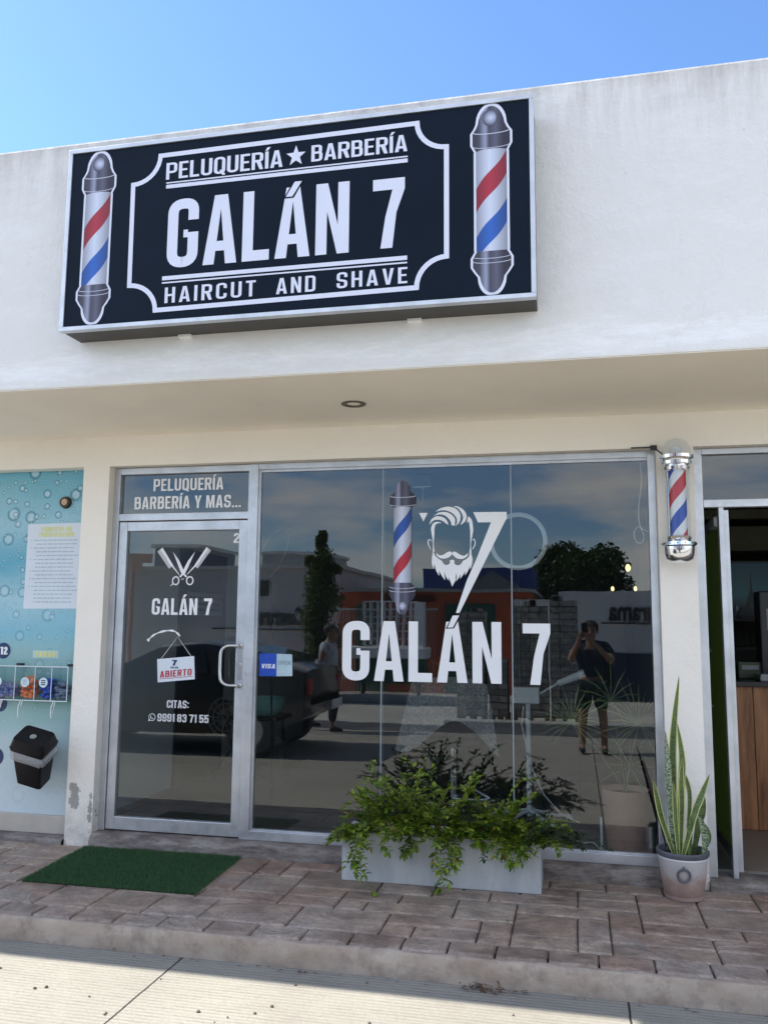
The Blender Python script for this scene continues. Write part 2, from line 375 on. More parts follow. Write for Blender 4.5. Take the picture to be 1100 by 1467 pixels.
# ------------------------------------------------------------------ condensed display lettering
def rnd(pts, r, closed=False, seg=6):
    out_ = []; n = len(pts)
    for i in range(n):
        if not closed and i in (0, n - 1): out_.append(pts[i]); continue
        p = Vector(pts[i]); a = Vector(pts[i - 1]); b = Vector(pts[(i + 1) % n])
        rr = min(r, (a - p).length * .499, (b - p).length * .499)
        p0 = p + (a - p).normalized() * rr; p1 = p + (b - p).normalized() * rr
        for k in range(seg + 1):
            t = k / seg; q = p0 * (1 - t) ** 2 + p * 2 * t * (1 - t) * 1.0 + p1 * t * t
            # pull towards a circular arc
            out_.append((q.x, q.y))
    return out_
def glyph(ch, s):
    h = s / 2; W = .44; P = []; S = []
    def st(pts, r=.2, closed=False): S.append((rnd(pts, r, closed), closed))
    l, r_, t, b = h, W - h, 1 - h, h
    def bar(x0, x1, y0, y1): P.append([(x0, y0), (x1, y0), (x1, y1), (x0, y1)])
    if ch in 'OQ0':
        st([(l, b), (r_, b), (r_, t), (l, t)], .2, True)
        if ch == 'Q': P.append([(W * .5, .2), (W * .62, .26), (W + .02, -.06), (W - .1, -.1)])
    elif ch == 'C': st([(r_, .66), (r_, t), (l, t), (l, b), (r_, b), (r_, .34)])
    elif ch == 'G': st([(r_, .68), (r_, t), (l, t), (l, b), (r_, b), (r_, .5)]); bar(W * .5, r_ + h, .42, .42 + s * .8); P[-1] = [(W * .52, .43), (r_ - h, .43), (r_ - h, .43 + s * .75), (W * .52, .43 + s * .75)]
    elif ch in 'EFL':
        W = .37; bar(0, s, 0, 1)
        if ch in 'EL': bar(s, W, 0, s)
        if ch in 'EF': bar(s, W, 1 - s, 1); bar(s, W * .9, .5 - s * .4, .5 + s * .5)
    elif ch in 'IÍ': W = s; bar(0, s, 0, 1)
    elif ch == 'T': W = .40; bar(0, W, 1 - s, 1); bar(W / 2 - h, W / 2 + h, 0, 1 - s)
    elif ch == 'H': bar(0, s, 0, 1); bar(W - s, W, 0, 1); bar(s, W - s, .5 - s / 2, .5 + s / 2)
    elif ch == 'U': st([(l, 1), (l, b), (r_, b), (r_, 1)])
    elif ch == 'N': P.append([(0, 0), (0, 1), (s * 1.05, 1), (W - s, .40), (W - s, 1), (W, 1), (W, 0), (W - s * 1.05, 0), (s, .60), (s, 0)])
    elif ch == 'M': W = .56; c = W / 2; P.append([(0, 0), (0, 1), (s * 1.3, 1), (c, .36), (W - s * 1.3, 1), (W, 1), (W, 0), (W - s * .95, 0), (W - s * .95, .64), (c + s * .45, 0), (c - s * .45, 0), (s * .95, .64), (s * .95, 0)])
    elif ch in 'AÁ':
        W = .47; c = W / 2; a = s * .62; k = (c - a)
        P.append([(0, 0), (c - a, 1), (c + a, 1), (W, 0), (W - s * 1.05, 0), (c, .80), (s * 1.05, 0)])
        x = lambda y: s * 1.05 + (c - s * 1.05) * y / .8
        P.append([(x(.19), .19), (W - x(.19), .19), (W - x(.33), .33), (x(.33), .33)])
    elif ch == 'V': W = .46; c = W / 2; P.append([(0, 1), (c - s * .6, 0), (c + s * .6, 0), (W, 1), (W - s * 1.05, 1), (c, .24), (s * 1.05, 1)])
    elif ch == 'Y': W = .46; c = W / 2; P.append([(0, 1), (c - h, .40), (c - h, 0), (c + h, 0), (c + h, .40), (W, 1), (W - s * 1.1, 1), (c, .56), (s * 1.1, 1)])
    elif ch in 'PR':
        bar(0, s, 0, 1); st([(s, t), (r_, t), (r_, .44 if ch == 'P' else .5), (s, .44 if ch == 'P' else .5)], .17)
        if ch == 'R': P.append([(s * 1.25, .5 - h), (s * 2.1, .5 - h), (W, .3), (W, 0), (W - s, 0), (W - s, .3)]); P[-1] = [(W * .42, .5 - h), (W * .8, .5 - h), (W * 1.0, 0), (W - s * 1.02, 0)]
    elif ch == 'B': bar(0, s, 0, 1); st([(s, t), (r_ - .02, t), (r_ - .02, .53), (s, .53)], .15); st([(s, .53 - .001), (r_, .53 - .001), (r_, b), (s, b)], .17)
    elif ch == 'D': bar(0, s, 0, 1); st([(s, t), (r_, t), (r_, b), (s, b)])
    elif ch == 'S': st([(r_, .68), (r_, t), (l, t), (l, .60), (l + .03, .52), (r_ - .03, .44), (r_, .36), (r_, b), (l, b), (l, .32)], .16)
    elif ch == '7': W = .44; P.append([(0, 1), (W, 1), (W, 1 - s * 1.1), (W * .74, .5), (W * .62, 0), (W * .62 - s * 1.1, 0), (W * .60 - s * .6, .45), (W - s * 1.15, 1 - s * 1.1), (0, 1 - s * 1.1)])
    elif ch == '1': W = s * 1.5; bar(s * .5, s * 1.5, 0, 1); P.append([(0, .80), (s * .5, .84), (s * .5, .98), (0, .92)])
    elif ch == '2': st([(l, .68), (l, t), (r_, t), (r_, .62), (l, s + .05), (l, s)], .17); bar(0, W, 0, s)
    elif ch == '3': st([(l, .70), (l, t), (r_, t), (r_, .53), (W * .35, .53)], .16); st([(W * .35, .529), (r_, .529), (r_, b), (l, b), (l, .3)], .16)
    elif ch == '5': bar(0, W * .95, 1 - s, 1); bar(0, s, .46, 1 - s); st([(h, .40), (h + .03, .60), (r_, .60), (r_, b), (l, b), (l, .28)], .16)
    elif ch in '69':
        a_ = [(r_, .70), (r_, t), (l, t), (l, b), (r_, b), (r_, .56), (l, .56)]
        if ch == '9': a_ = [(W - x_, 1 - y_) for x_, y_ in a_]
        st(a_, .16)
    elif ch == '8': st([(l, .53), (r_, .53), (r_, t), (l, t)], .15, True); st([(l, .53), (r_, .53), (r_, b), (l, b)], .16, True)
    elif ch == 'Z': W = .40; bar(0, W, 0, s); bar(0, W, 1 - s, 1); P.append([(0, s), (s * 1.1, s), (W, 1 - s), (W - s * 1.1, 1 - s)])
    elif ch == 'X': P.append([(0, 0), (s, 0), (W, 1), (W - s, 1)]); P.append([(0, 1), (s, 1), (W, 0), (W - s, 0)])
    elif ch == '.': W = s; bar(0, s, 0, s)
    elif ch == ':': W = s; bar(0, s, .08, .08 + s); bar(0, s, .6, .6 + s)
    elif ch == ' ': W = .2
    if ch in 'ÁÍ': c = W / 2; P.append([(c - s * .5, 1.05), (c + s * .25, 1.05), (c + s * 1.1, 1.24), (c + s * .1, 1.24)])
    return W, P, S
def text(mb, string, x0, x1, z0, z1, y, s=.145, gap=.07, shear=0, sp=None, mi=0):
    G = [(glyph(c, s)) for c in string]; tot = 0; xs = []
    for c, g in zip(string, G):
        xs.append(tot); tot += (sp if (c == ' ' and sp is not None) else g[0]) + gap
    tot -= gap; kx = (x1 - x0) / tot; kz = z1 - z0; q = 0
    for c, g, ox in zip(string, G, xs):
        T = lambda p: (x0 + (ox + p[0]) * kx + shear * p[1] * kz, z0 + p[1] * kz)
        for p in g[1]: mb.poly([T(a) for a in p], y - q * .00015, mi); q += 1
        for pts, cl in g[2]:
            # stroke in glyph space, then scale, so stems follow the condensing
            m = MB(); m.ribbon(pts, s, 0, cl)
            mb.add([(T((a[0], a[2]))[0], y - q * .00015, T((a[0], a[2]))[1]) for a in m.v], m.f, mi); q += 1
        q = q % 6
    return mb
# ------------------------------------------------------------------ ground, road, porch
ZR = -.112
g = MB(); g.box(-400, 400, -400, 60, ZR - .3, ZR - .02); struct(g.build('ground', GROUND))
g = MB(); g.box(-60, 60, -7.1, -1.355, ZR - .012, ZR); struct(g.build('parking_pavement', ROAD))
g = MB(); g.box(-60, 60, -8.05, -7.1, ZR - .014, ZR - .004); struct(g.build('road', ASPH))
g = MB(); g.box(-60, -2.2, -11.6, -11.3, ZR - .015, ZR + .12, b=.02); g.box(-2.0, 60, -8.45, -8.1, ZR - .015, ZR + .07, b=.02); struct(g.build('kerb', plain('kerb_paint', (.42, .40, .36), .8, var=.15, bump=.3)))
g = MB(); g.box(-60, 60, -1.250, .1, -.3, -.010); struct(g.build('porch_base', GROUT))
g = MB()                     # the kerb of the porch, with a rounded and chipped nose
nx = 340; prof = [(-.10, -.0095), (-1.318, -.0095), (-1.334, -.002), (-1.348, -.006), (-1.356, -.02), (-1.3585, -.06), (-1.36, -.30)]
prof = prof[1:]; prof[0] = (-1.316, -.0095)
vs = []; fs = []
for i in range(nx + 1):
    x = -12 + 20 * i / nx
    for k, (y, z) in enumerate(prof):
        j = .0035 if k in (1, 2, 3, 4) else 0
        vs.append((x, y + random.uniform(-j, j), z + random.uniform(-j, j) * .6))
for i in range(nx):
    for k in range(len(prof) - 1):
        a = i * len(prof) + k; fs.append((a, a + 1, a + 1 + len(prof), a + len(prof)))
g.add(vs, fs); struct(g.build('porch_kerb', CURB, smooth=True))
# stamped ashlar slabs
rs = random.Random(11)
tiles = []
def cut(x0, x1, y0, y1, lv):
    wx, wy = x1 - x0, y1 - y0
    if wx > .62 or (wx > .40 and lv < 3 and rs.random() < .75 and wx >= wy * .8):
        c = x0 + wx * rs.choice((.38, .5, .62)); cut(x0, c, y0, y1, lv + 1); cut(c, x1, y0, y1, lv + 1); return
    if wy > .34 or (wy > .24 and rs.random() < .5):
        c = y0 + wy * rs.choice((.36, .5, .64)); cut(x0, x1, y0, c, lv + 1); cut(x0, x1, c, y1, lv + 1); return
    tiles.append((x0, x1, y0, y1))
U = .1485; NXC, NYC = 80, 7                                   # random ashlar on a small module
occ = [[False] * NYC for _ in range(NXC)]
for i in range(NXC):
    for j in range(NYC):
        if occ[i][j]: continue
        opts = [(3, 2), (2, 2), (3, 1), (2, 1), (2, 3), (1, 2), (1, 1)]; wts = [5, 5, 4, 4, 2, 3, 1]
        while True:
            a_, b1 = rs.choices(opts, wts)[0]
            if i + a_ <= NXC and j + b1 <= NYC and not any(occ[p][q] for p in range(i, i + a_) for q in range(j, j + b1)): break
            if (a_, b1) == (1, 1): break
        for p in range(i, i + a_):
            for q in range(j, j + b1): occ[p][q] = True
        tiles.append((-7 + i * U, -7 + (i + a_) * U, -1.17 + j * .15, -1.17 + (j + b1) * .15))
x = -7.0
while x < 4.5:
    wd = rs.uniform(.20, .24); tiles.append((x, x + wd, -1.318, -1.17)); x += wd
g = MB()
for (x0, x1, y0, y1) in tiles:
    e = .0031; nxx = max(2, int((x1 - x0) / .05)); nyy = max(2, int((y1 - y0) / .05))
    rim = []
    J = lambda: rs.uniform(-.0018, .0018)
    for i in range(nxx): rim.append((x0 + (x1 - x0) * i / nxx, y0))
    for i in range(nyy): rim.append((x1, y0 + (y1 - y0) * i / nyy))
    for i in range(nxx): rim.append((x1 - (x1 - x0) * i / nxx, y1))
    for i in range(nyy): rim.append((x0, y1 - (y1 - y0) * i / nyy))
    cx, cy = (x0 + x1) / 2, (y0 + y1) / 2; hx, hy = (x1 - x0) / 2, (y1 - y0) / 2
    def ins(p, d): return (cx + (p[0] - cx) * (hx - d) / hx, cy + (p[1] - cy) * (hy - d) / hy)
    A = [ins(p, e) for p in rim]; B = [ins(p, e + .005) for p in rim]; C_ = [ins(p, e + .012) for p in rim]
    A = [(p[0] + J(), p[1] + J(), -.0105) for p in A]; B = [(p[0] + J(), p[1] + J(), -.0025) for p in B]
    tz = rs.uniform(-.001, .001); C_ = [(p[0], p[1], tz) for p in C_]
    n = len(rim); g.add(A + B + C_, [(i, (i + 1) % n, n + (i + 1) % n, n + i) for i in range(n)] + [(n + i, n + (i + 1) % n, 2 * n + (i + 1) % n, 2 * n + i) for i in range(n)] + [tuple(range(2 * n, 3 * n))])
struct(g.build('porch_paving', STONE))

# ------------------------------------------------------------------ the shop building
B = thing('shop_building', 'long single storey white stucco building with a deep fascia over the shopfront', 'building', (-1.2, 0, 0))
m = MB(); m.box(-6.33, 9, -1.246, -1.10, 2.633, 4.02, b=.012); m.build('fascia', STUCCO, B)
m = MB(); m.box(-6.33, 9, -1.0995, 7, 3.72, 3.86); m.build('roof', SOFFIT, B)
m = MB(); m.box(-6.33, 9, -1.241, -.1005, 2.630, 2.6325); m.box(-6.33, 9, -1.0995, -.1005, 2.6326, 2.70); m.build('soffit', SOFFIT, B)
m = MB()
m.box(-6.33, 9, -.1, .06, 2.428, 2.633)                                 # header band
m.box(-3.203, -3.012, -.1, .06, -.012, 2.4275)                            # left pier
m.box(.470, .674, -.1, .06, -.005, 2.4275)                            # right pier
m.box(-6.33, -6.15, -.1, 7, 0, 2.4275); m.box(3.6, 9, -.1, .06, 0, 2.4275)
m.build('wall', WALL, B)
for bx_, mt_ in (((-3.30, -3.26, .07, 5.2, .0, 2.62), INWALL), ((.55, .60, .07, 5.2, 0, 2.62), INDARK), ((-3.26, .55, 5.0, 5.1, 0, 2.62), INDARK), ((3.6, 3.7, .07, 5, 0, 2.62), INWALL), ((.60, 3.6, 4.0, 4.1, 0, 2.62), INWALL)): m = MB(); m.box(*bx_); m.build('interior_wall', mt_, B)
m = MB(); m.box(-6.1, 3.6, .0605, 5.2, 2.5, 2.632); m.build('ceiling', CEIL, B)
def mk_tiles():
    t = NT('interior_floor_tile'); v = t.coord()
    br = t.n('ShaderNodeTexBrick'); br.offset = 0; br.inputs['Scale'].default_value = 1; br.inputs['Brick Width'].default_value = .45; br.inputs['Row Height'].default_value = .45; br.inputs['Mortar Size'].default_value = .004
    br.inputs['Color1'].default_value = (.20, .19, .17, 1); br.inputs['Color2'].default_value = (.18, .165, .15, 1); br.inputs['Mortar'].default_value = (.12, .1, .09, 1)
    t.l(v, br.inputs['Vector']); t.col(t.mix(t.ramp(t.noise(v, 4, 5), [(.4, .3), (.7, 0)]), br.outputs[0], (.25, .22, .19))); t.rough(.35); return t.m
m = MB(); m.box(-6.1, 3.6, .1, 5.2, -.05, .06); struct(m.build('interior_floor', mk_tiles()))
# sills
for nm, a, b_, z in (('sill', -3.0115, .4695, .079), ('sill', .6745, 3.6, .045), ('sill', -6.15, -3.2035, .034)):
    m = MB(); n = int((b_ - a) / .04); vs = []; fs = []; pr = [(-.132, -.012), (-.130, z * .55), (-.122, z * .62), (-.108, z * .93), (-.098, z), (.0995, z)]
    for i in range(n + 1):
        for k, (y, zz) in enumerate(pr):
            jj = .006 if 0 < k < 4 else 0
            vs.append((a + (b_ - a) * i / n, y + random.uniform(-jj, jj), zz + random.uniform(-jj, jj) * (.8 if z > .05 else .3)))
    for i in range(n):
        for k in range(len(pr) - 1): q = i * len(pr) + k; fs.append((q, q + 1, q + 1 + len(pr), q + len(pr)))
    m.add(vs, fs); m.build(nm, SILL, B, smooth=True)

def word(parent, name, mat, *a, **k): m_ = MB(); text(m_, *a, **k); return m_.build(name, mat, parent)
# ---- door with its fanlight
dframe = MB()
dframe.box(-3.011, -2.968, -.03, .03, .08, 2.425, b=.003); dframe.box(-2.968, -2.052, -.03, .03, 2.381, 2.425, b=.003)
dframe.box(-2.968, -2.052, -.03, .03, 2.068, 2.116, b=.003); dframe.box(-2.052, -1.988, -.034, .034, .08, 2.425, b=.003)
DF = dframe.build('door_frame', ALU, B)
m = MB(); m.add([(-2.968, .0, 2.116), (-2.052, .0, 2.116), (-2.052, .0, 2.381), (-2.968, .0, 2.381)], [(0, 1, 2, 3)]); m.build('fanlight_glass', GLASS, DF)
word(DF, 'vinyl_word', VINYL, 'PELUQUERÍA', -2.739, -2.239, 2.268, 2.350, -.004, .15); word(DF, 'vinyl_word', VINYL, 'BARBERÍA Y MAS...', -2.872, -2.112, 2.148, 2.232, -.004, .15, sp=.16)
leaf = MB(); L0, L1, LB, LT = -2.964, -2.056, .088, 2.062
leaf.box(L0, -2.905, -.022, .022, LB, LT, b=.004); leaf.box(-2.112, L1, -.022, .022, LB, LT, b=.004)
leaf.box(-2.905, -2.112, -.022, .022, 2.000, LT, b=.004); leaf.box(-2.905, -2.112, -.022, .022, LB, .168, b=.004)
DO = leaf.build('door', ALU, B)
m = MB(); m.add([(-2.905, 0, .168), (-2.112, 0, .168), (-2.112, 0, 2.0), (-2.905, 0, 2.0)], [(0, 1, 2, 3)]); m.build('door_glass', GLASS, DO)
m = MB(); pts = [(-2.082, -.022, 1.258), (-2.082, -.060, 1.258)]
hp = [(-2.082, 1.258), (-2.150, 1.258), (-2.190, 1.235), (-2.197, 1.19), (-2.197, 1.08), (-2.190, 1.035), (-2.150, 1.010), (-2.082, 1.010)]
m.tube([(-2.082, -.022, 1.258)] + [(a, -.062, b_) for a, b_ in rnd(hp, .04)] + [(-2.082, -.022, 1.010)], .0105, 10)
m.ball((-2.082, -.024, 1.258), .018, sq=(1, .5, 1)); m.ball((-2.082, -.024, 1.01), .018, sq=(1, .5, 1)); m.smooth = True; m.build('door_handle', STEEL, DO)
m = MB(); m.tube([(-2.085, -.02, 1.135), (-2.085, -.034, 1.135)], .016, 16); m.tube([(-2.085, -.033, 1.135), (-2.085, -.036, 1.135)], .006, 12); m.box(-2.1, -2.066, -.0245, -.022, 1.04, 1.24); m.build('door_lock', STEEL, DO)
word(DO, 'vinyl_word', VINYL, 'GALÁN 7', -2.713, -2.290, 1.449, 1.556, -.004, .15, sp=.2)
word(DO, 'door_number', VINYL, '2', -2.155, -2.113, 1.914, 1.978, -.004, .17)
m = MB()
# comb, scissors, comb
def comb(m, A, Bp, C_, D_, tail):
    A, Bp, C_, D_ = map(Vector, (A, Bp, C_, D_))
    ux = (D_ - A); n = 15; m.poly([A.lerp(Bp, .55)[:], Bp[:], C_[:], D_.lerp(C_, .55)[:]], -.004)
    for i in range(n):
        t0, t1 = i / n, (i + .62) / n
        a0, a1 = A.lerp(D_, t0), A.lerp(D_, t1); b0, b1 = A.lerp(Bp, .56).lerp(D_.lerp(C_, .56), t0), A.lerp(Bp, .56).lerp(D_.lerp(C_, .56), t1)
        m.poly([a0[:], a1[:], b1[:], b0[:]], -.0041)
    m.ribbon([C_.lerp(D_, .2)[:], tail], [.010, .004], -.0042)
comb(m, (-2.689, 1.862), (-2.655, 1.890), (-2.573, 1.772), (-2.601, 1.747), (-2.527, 1.708))
comb(m, (-2.313, 1.866), (-2.343, 1.890), (-2.424, 1.771), (-2.402, 1.747), (-2.473, 1.712))
m.poly([(-2.579, 1.862), (-2.540, 1.775), (-2.512, 1.715), (-2.494, 1.722), (-2.500, 1.742), (-2.53, 1.80)], -.0044)
m.poly([(-2.421, 1.862), (-2.46, 1.775), (-2.488, 1.715), (-2.506, 1.722), (-2.500, 1.742), (-2.47, 1.80)], -.0046)
m.ribbon([(-2.495, 1.722), (-2.523, 1.695)], .012, -.0048); m.ribbon([(-2.505, 1.722), (-2.475, 1.695)], .012, -.005)
for cx in (-2.5505, -2.4515):
    m.ribbon([(cx + .0225 * cos(a * pi / 12), 1.671 + .0255 * sin(a * pi / 12)) for a in range(24)], .0085, -.0052, True)
m.ribbon([(-2.568, 1.652), (-2.589, 1.636)], [.008, .003], -.0054)
m.ribbon([(-2.512, 1.688), (-2.503, 1.676), (-2.494, 1.688)], .003, -.0054)
m.build('scissors_decal', VINYL, DO)
word(DO, 'vinyl_word', VINYLG, 'CITAS:', -2.579, -2.427, .855, .904, -.004, .16); word(DO, 'phone_number', VINYLG, '9991 83 71 55', -2.641, -2.287, .768, .818, -.004, .16, sp=.13); m = MB()
cx, cz = -2.679, .793
m.ribbon([(cx + .022 * cos(a * pi / 14), cz + .022 * sin(a * pi / 14)) for a in range(28)], .0045, -.004, True)
m.poly([(cx - .021, cz - .008), (cx - .026, cz - .027), (cx - .006, cz - .021)], -.0043)
m.ribbon(rnd([(cx - .009, cz + .010), (cx - .008, cz - .003), (cx + .002, cz - .010), (cx + .011, cz - .008)], .008), .006, -.0045); m.build('phone_icon', VINYLG, DO)

# ---- display window
wf = MB(); wf.box(-1.988, .4255, -.03, .03, 2.388, 2.427, b=.003); wf.box(-1.988, .4255, -.034, .034, .081, .136, b=.003); wf.box(.4255, .4695, -.03, .03, .081, 2.427, b=.003)
WF = wf.build('shop_window', ALU, B)
m = MB(); m.box(-1.9875, .4255, -.012, .012, 2.372, 2.388); m.box(-1.9875, .4255, -.012, .012, .136, .144); m.box(-1.9878, -1.973, -.014, .014, .14, 2.39); m.build('glazing_bead', ALU, WF)
seams = (-1.9875, -1.168, -.372, .4255)
for i in range(3):
    a, b_ = seams[i] + (.003 if i else 0), seams[i + 1] - (.003 if i < 2 else 0)
    m = MB(); m.add([(a, 0, .14), (b_, 0, .14), (b_, 0, 2.38), (a, 0, 2.38)], [(0, 1, 2, 3)]); m.build('window_pane', GLASS, WF)
for i in (1, 2):
    m = MB(); m.box(seams[i] - .0032, seams[i] + .0032, -.003, .006, .14, 2.38); m.box(seams[i] - .012, seams[i] - .010, .10, .102, .14, 2.38); m.box(seams[i] - .0032, seams[i] + .0032, .0065, .10, 2.36, 2.38); m.build('pane_joint', SILICONE, WF)
m = MB(); m.poly([(-.772, 1.376), (-.728, 1.462), (-.674, 1.464), (-.720, 1.379)], -.0050); m.build('accent_outline', plain('glass_gap', (.02, .025, .03), .15), WF); word(WF, 'vinyl_word', VINYL, 'GALAN', -1.416, -.437, 1.056, 1.419, -.004, .148, gap=.075); word(WF, 'vinyl_word', VINYL, '7', -.311, -.150, 1.055, 1.412, -.004, .148)
m = MB()                      # the razor that forms a seven, and the bearded head
m.poly([(-.601, 2.085), (-.398, 2.083), (-.398, 2.046), (-.687, 1.472), (-.709, 1.472), (-.643, 1.665), (-.587, 1.789), (-.493, 2.021), (-.572, 2.021)], -.004)
m.poly([(-.728, 1.456), (-.688, 1.457), (-.726, 1.385), (-.760, 1.383)], -.0056)
m.poly([(-.937, 2.087), (-.883, 2.086), (-.909, 2.032)], -.004)
LG = lambda a, b_: (-.939 + a * .3935e-3, 2.152 - a * .008e-3 - b_ * .3925e-3)
def lens(up, lo, q):          # a lock of hair between two traced edges
    m.poly([LG(*p) for p in up + lo[::-1]], -.004 - q * .0002)
def smooth_path(pts, k=5):
    o = []
    P = [Vector(p) for p in pts]; P = [P[0]] + P + [P[-1]]
    for i in range(1, len(P) - 2):
        for j in range(k):
            t = j / k; a, b1, c, d = P[i - 1], P[i], P[i + 1], P[i + 2]
            q = .5 * ((2 * b1) + (c - a) * t + (2 * a - 5 * b1 + 4 * c - d) * t * t + (3 * b1 - a - 3 * c + d) * t ** 3); o.append((q.x, q.y))
    o.append(tuple(pts[-1])); return o
def strips(up, lo, q):
    U, Lw = smooth_path(up), smooth_path(lo); n = 18
    def samp(pl, t):
        f = t * (len(pl) - 1); i = min(int(f), len(pl) - 2); r = f - i
        return (pl[i][0] * (1 - r) + pl[i + 1][0] * r, pl[i][1] * (1 - r) + pl[i + 1][1] * r)
    A = [LG(*samp(U, i / n)) for i in range(n + 1)]; Bq = [LG(*samp(Lw, i / n)) for i in range(n + 1)]
    y = -.004 - q * .0002
    m.add([(p[0], y, p[1]) for p in A + Bq], [(i, n + 1 + i, n + 2 + i, i + 1) for i in range(n)])
strips([(265, 150), (340, 95), (470, 65), (590, 100), (655, 180), (660, 260), (630, 330), (585, 368)], [(265, 150), (350, 125), (450, 130), (540, 175), (590, 230), (605, 290), (600, 335), (578, 362)], 0)
strips([(235, 215), (320, 160), (430, 150), (520, 190), (575, 260), (575, 320), (570, 365)], [(235, 215), (320, 190), (400, 200), (460, 240), (500, 290), (515, 330), (520, 362)], 1)
strips([(172, 360), (190, 285), (260, 225), (350, 220), (420, 255), (455, 300), (470, 350)], [(172, 360), (210, 305), (270, 275), (340, 280), (390, 300), (430, 330), (462, 352)], 2)
strips([(545, 65), (610, 60), (700, 110), (750, 180), (755, 240), (730, 300), (680, 345)], [(545, 65), (610, 85), (670, 150), (695, 210), (700, 250), (685, 300), (655, 348)], 3)
strips([(370, 325), (300, 305), (230, 330), (195, 410), (205, 490), (220, 570), (228, 680), (225, 780)], [(370, 325), (310, 330), (265, 360), (250, 430), (250, 500), (243, 580), (240, 680), (255, 780)], 4)
strips([(780, 215), (830, 260), (850, 340), (858, 430), (845, 520), (825, 620), (822, 700), (830, 790)], [(755, 330), (790, 300), (800, 360), (810, 430), (812, 520), (812, 620), (810, 700), (795, 790)], 5)
strips([(190, 745), (150, 670), (145, 600), (175, 580), (205, 600)], [(200, 750), (165, 670), (160, 605), (178, 592), (200, 618)], 0)
strips([(845, 740), (890, 670), (890, 600), (868, 568), (845, 590)], [(840, 730), (876, 660), (878, 605), (865, 582), (848, 600)], 0)
strips([(280, 795), (330, 835), (400, 820), (460, 780), (510, 775), (530, 800)], [(280, 800), (300, 850), (370, 885), (450, 875), (500, 845), (530, 810)], 6)
strips([(780, 790), (720, 835), (650, 820), (590, 780), (550, 775), (530, 800)], [(780, 795), (755, 850), (690, 885), (610, 880), (560, 845), (530, 810)], 7)
ub = smooth_path([(228, 760), (240, 790), (270, 850), (320, 890), (365, 920), (400, 970), (440, 985), (490, 960), (495, 912), (530, 900), (562, 912), (565, 962), (610, 985), (660, 970), (700, 915), (745, 890), (785, 850), (805, 790), (818, 760)], 4)
lb_ = [(845, 880), (838, 950), (808, 1052), (800, 985), (780, 1060), (728, 1142), (728, 1075), (700, 1130), (652, 1198), (658, 1120), (630, 1180), (588, 1238), (600, 1165), (592, 1100), (580, 1220), (528, 1318), (500, 1240), (470, 1165), (474, 1228), (430, 1165), (404, 1090), (418, 1222), (370, 1160), (322, 1075), (325, 1155), (280, 1080), (252, 960), (236, 1052), (208, 960), (212, 860)]
m.poly([LG(*p) for p in ub + lb_], -.0041)
m.build('bearded_head_decal', VINYL, WF)

def mk_chromeprint(name, xc, half, dark, invert=False):
    t = NT(name); v = t.coord(); sx = t.n('ShaderNodeSeparateXYZ'); t.l(v, sx.inputs[0])
    u = t.math('DIVIDE', t.math('SUBTRACT', sx.outputs['X'], xc), half)
    mr_ = t.n('ShaderNodeMapRange'); mr_.inputs['From Min'].default_value = -1; mr_.inputs['From Max'].default_value = 1; t.l(u, mr_.inputs['Value'])
    c = t.ramp(mr_.outputs[0], [(0, (.02, .02, .035)), (.18, (.05, .05, .08)), (.34, (.30, .32, .44)), (.44, (.05, .05, .085)), (.62, (.10, .10, .15)), (.8, (.025, .02, .04)), (1, (.015, .012, .025))])
    t.col(c); t.rough(.4); return t.m
def mk_stripeprint(name, xc, half, ztop, k, bands, period, edge=.45):
    t = NT(name); v = t.coord(); sx = t.n('ShaderNodeSeparateXYZ'); t.l(v, sx.inputs[0])
    dx = t.math('SUBTRACT', sx.outputs['X'], xc); u = t.math('DIVIDE', dx, half)
    wv = t.math('ADD', t.math('SUBTRACT', ztop, sx.outputs['Z']), t.math('MULTIPLY', t.math('ADD', dx, t.math('MULTIPLY', t.math('POWER', u, 3), half * .38)), k))
    c = None
    for (a, b_, colr) in bands:
        f = t.math('COMPARE', wv, (a + b_) / 2, (b_ - a) / 2)
        c = t.mix(f, (.62, .66, .80) if c is None else c, colr)
    mr_ = t.n('ShaderNodeMapRange'); mr_.inputs['From Min'].default_value = -1; mr_.inputs['From Max'].default_value = 1; t.l(u, mr_.inputs['Value'])
    sh = t.ramp(mr_.outputs[0], [(0, edge), (.3, .85), (.45, 1), (.6, .85), (1, edge * .9)])
    t.col(t.mix(1, c, sh, 'MULTIPLY')); t.rough(.4); return t.m
def arc_poly(cx, cz, rx_, rz_, a0, a1, n=14): return [(cx + rx_ * cos(radians(a0 + (a1 - a0) * i / n)), cz + rz_ * sin(radians(a0 + (a1 - a0) * i / n))) for i in range(n + 1)]
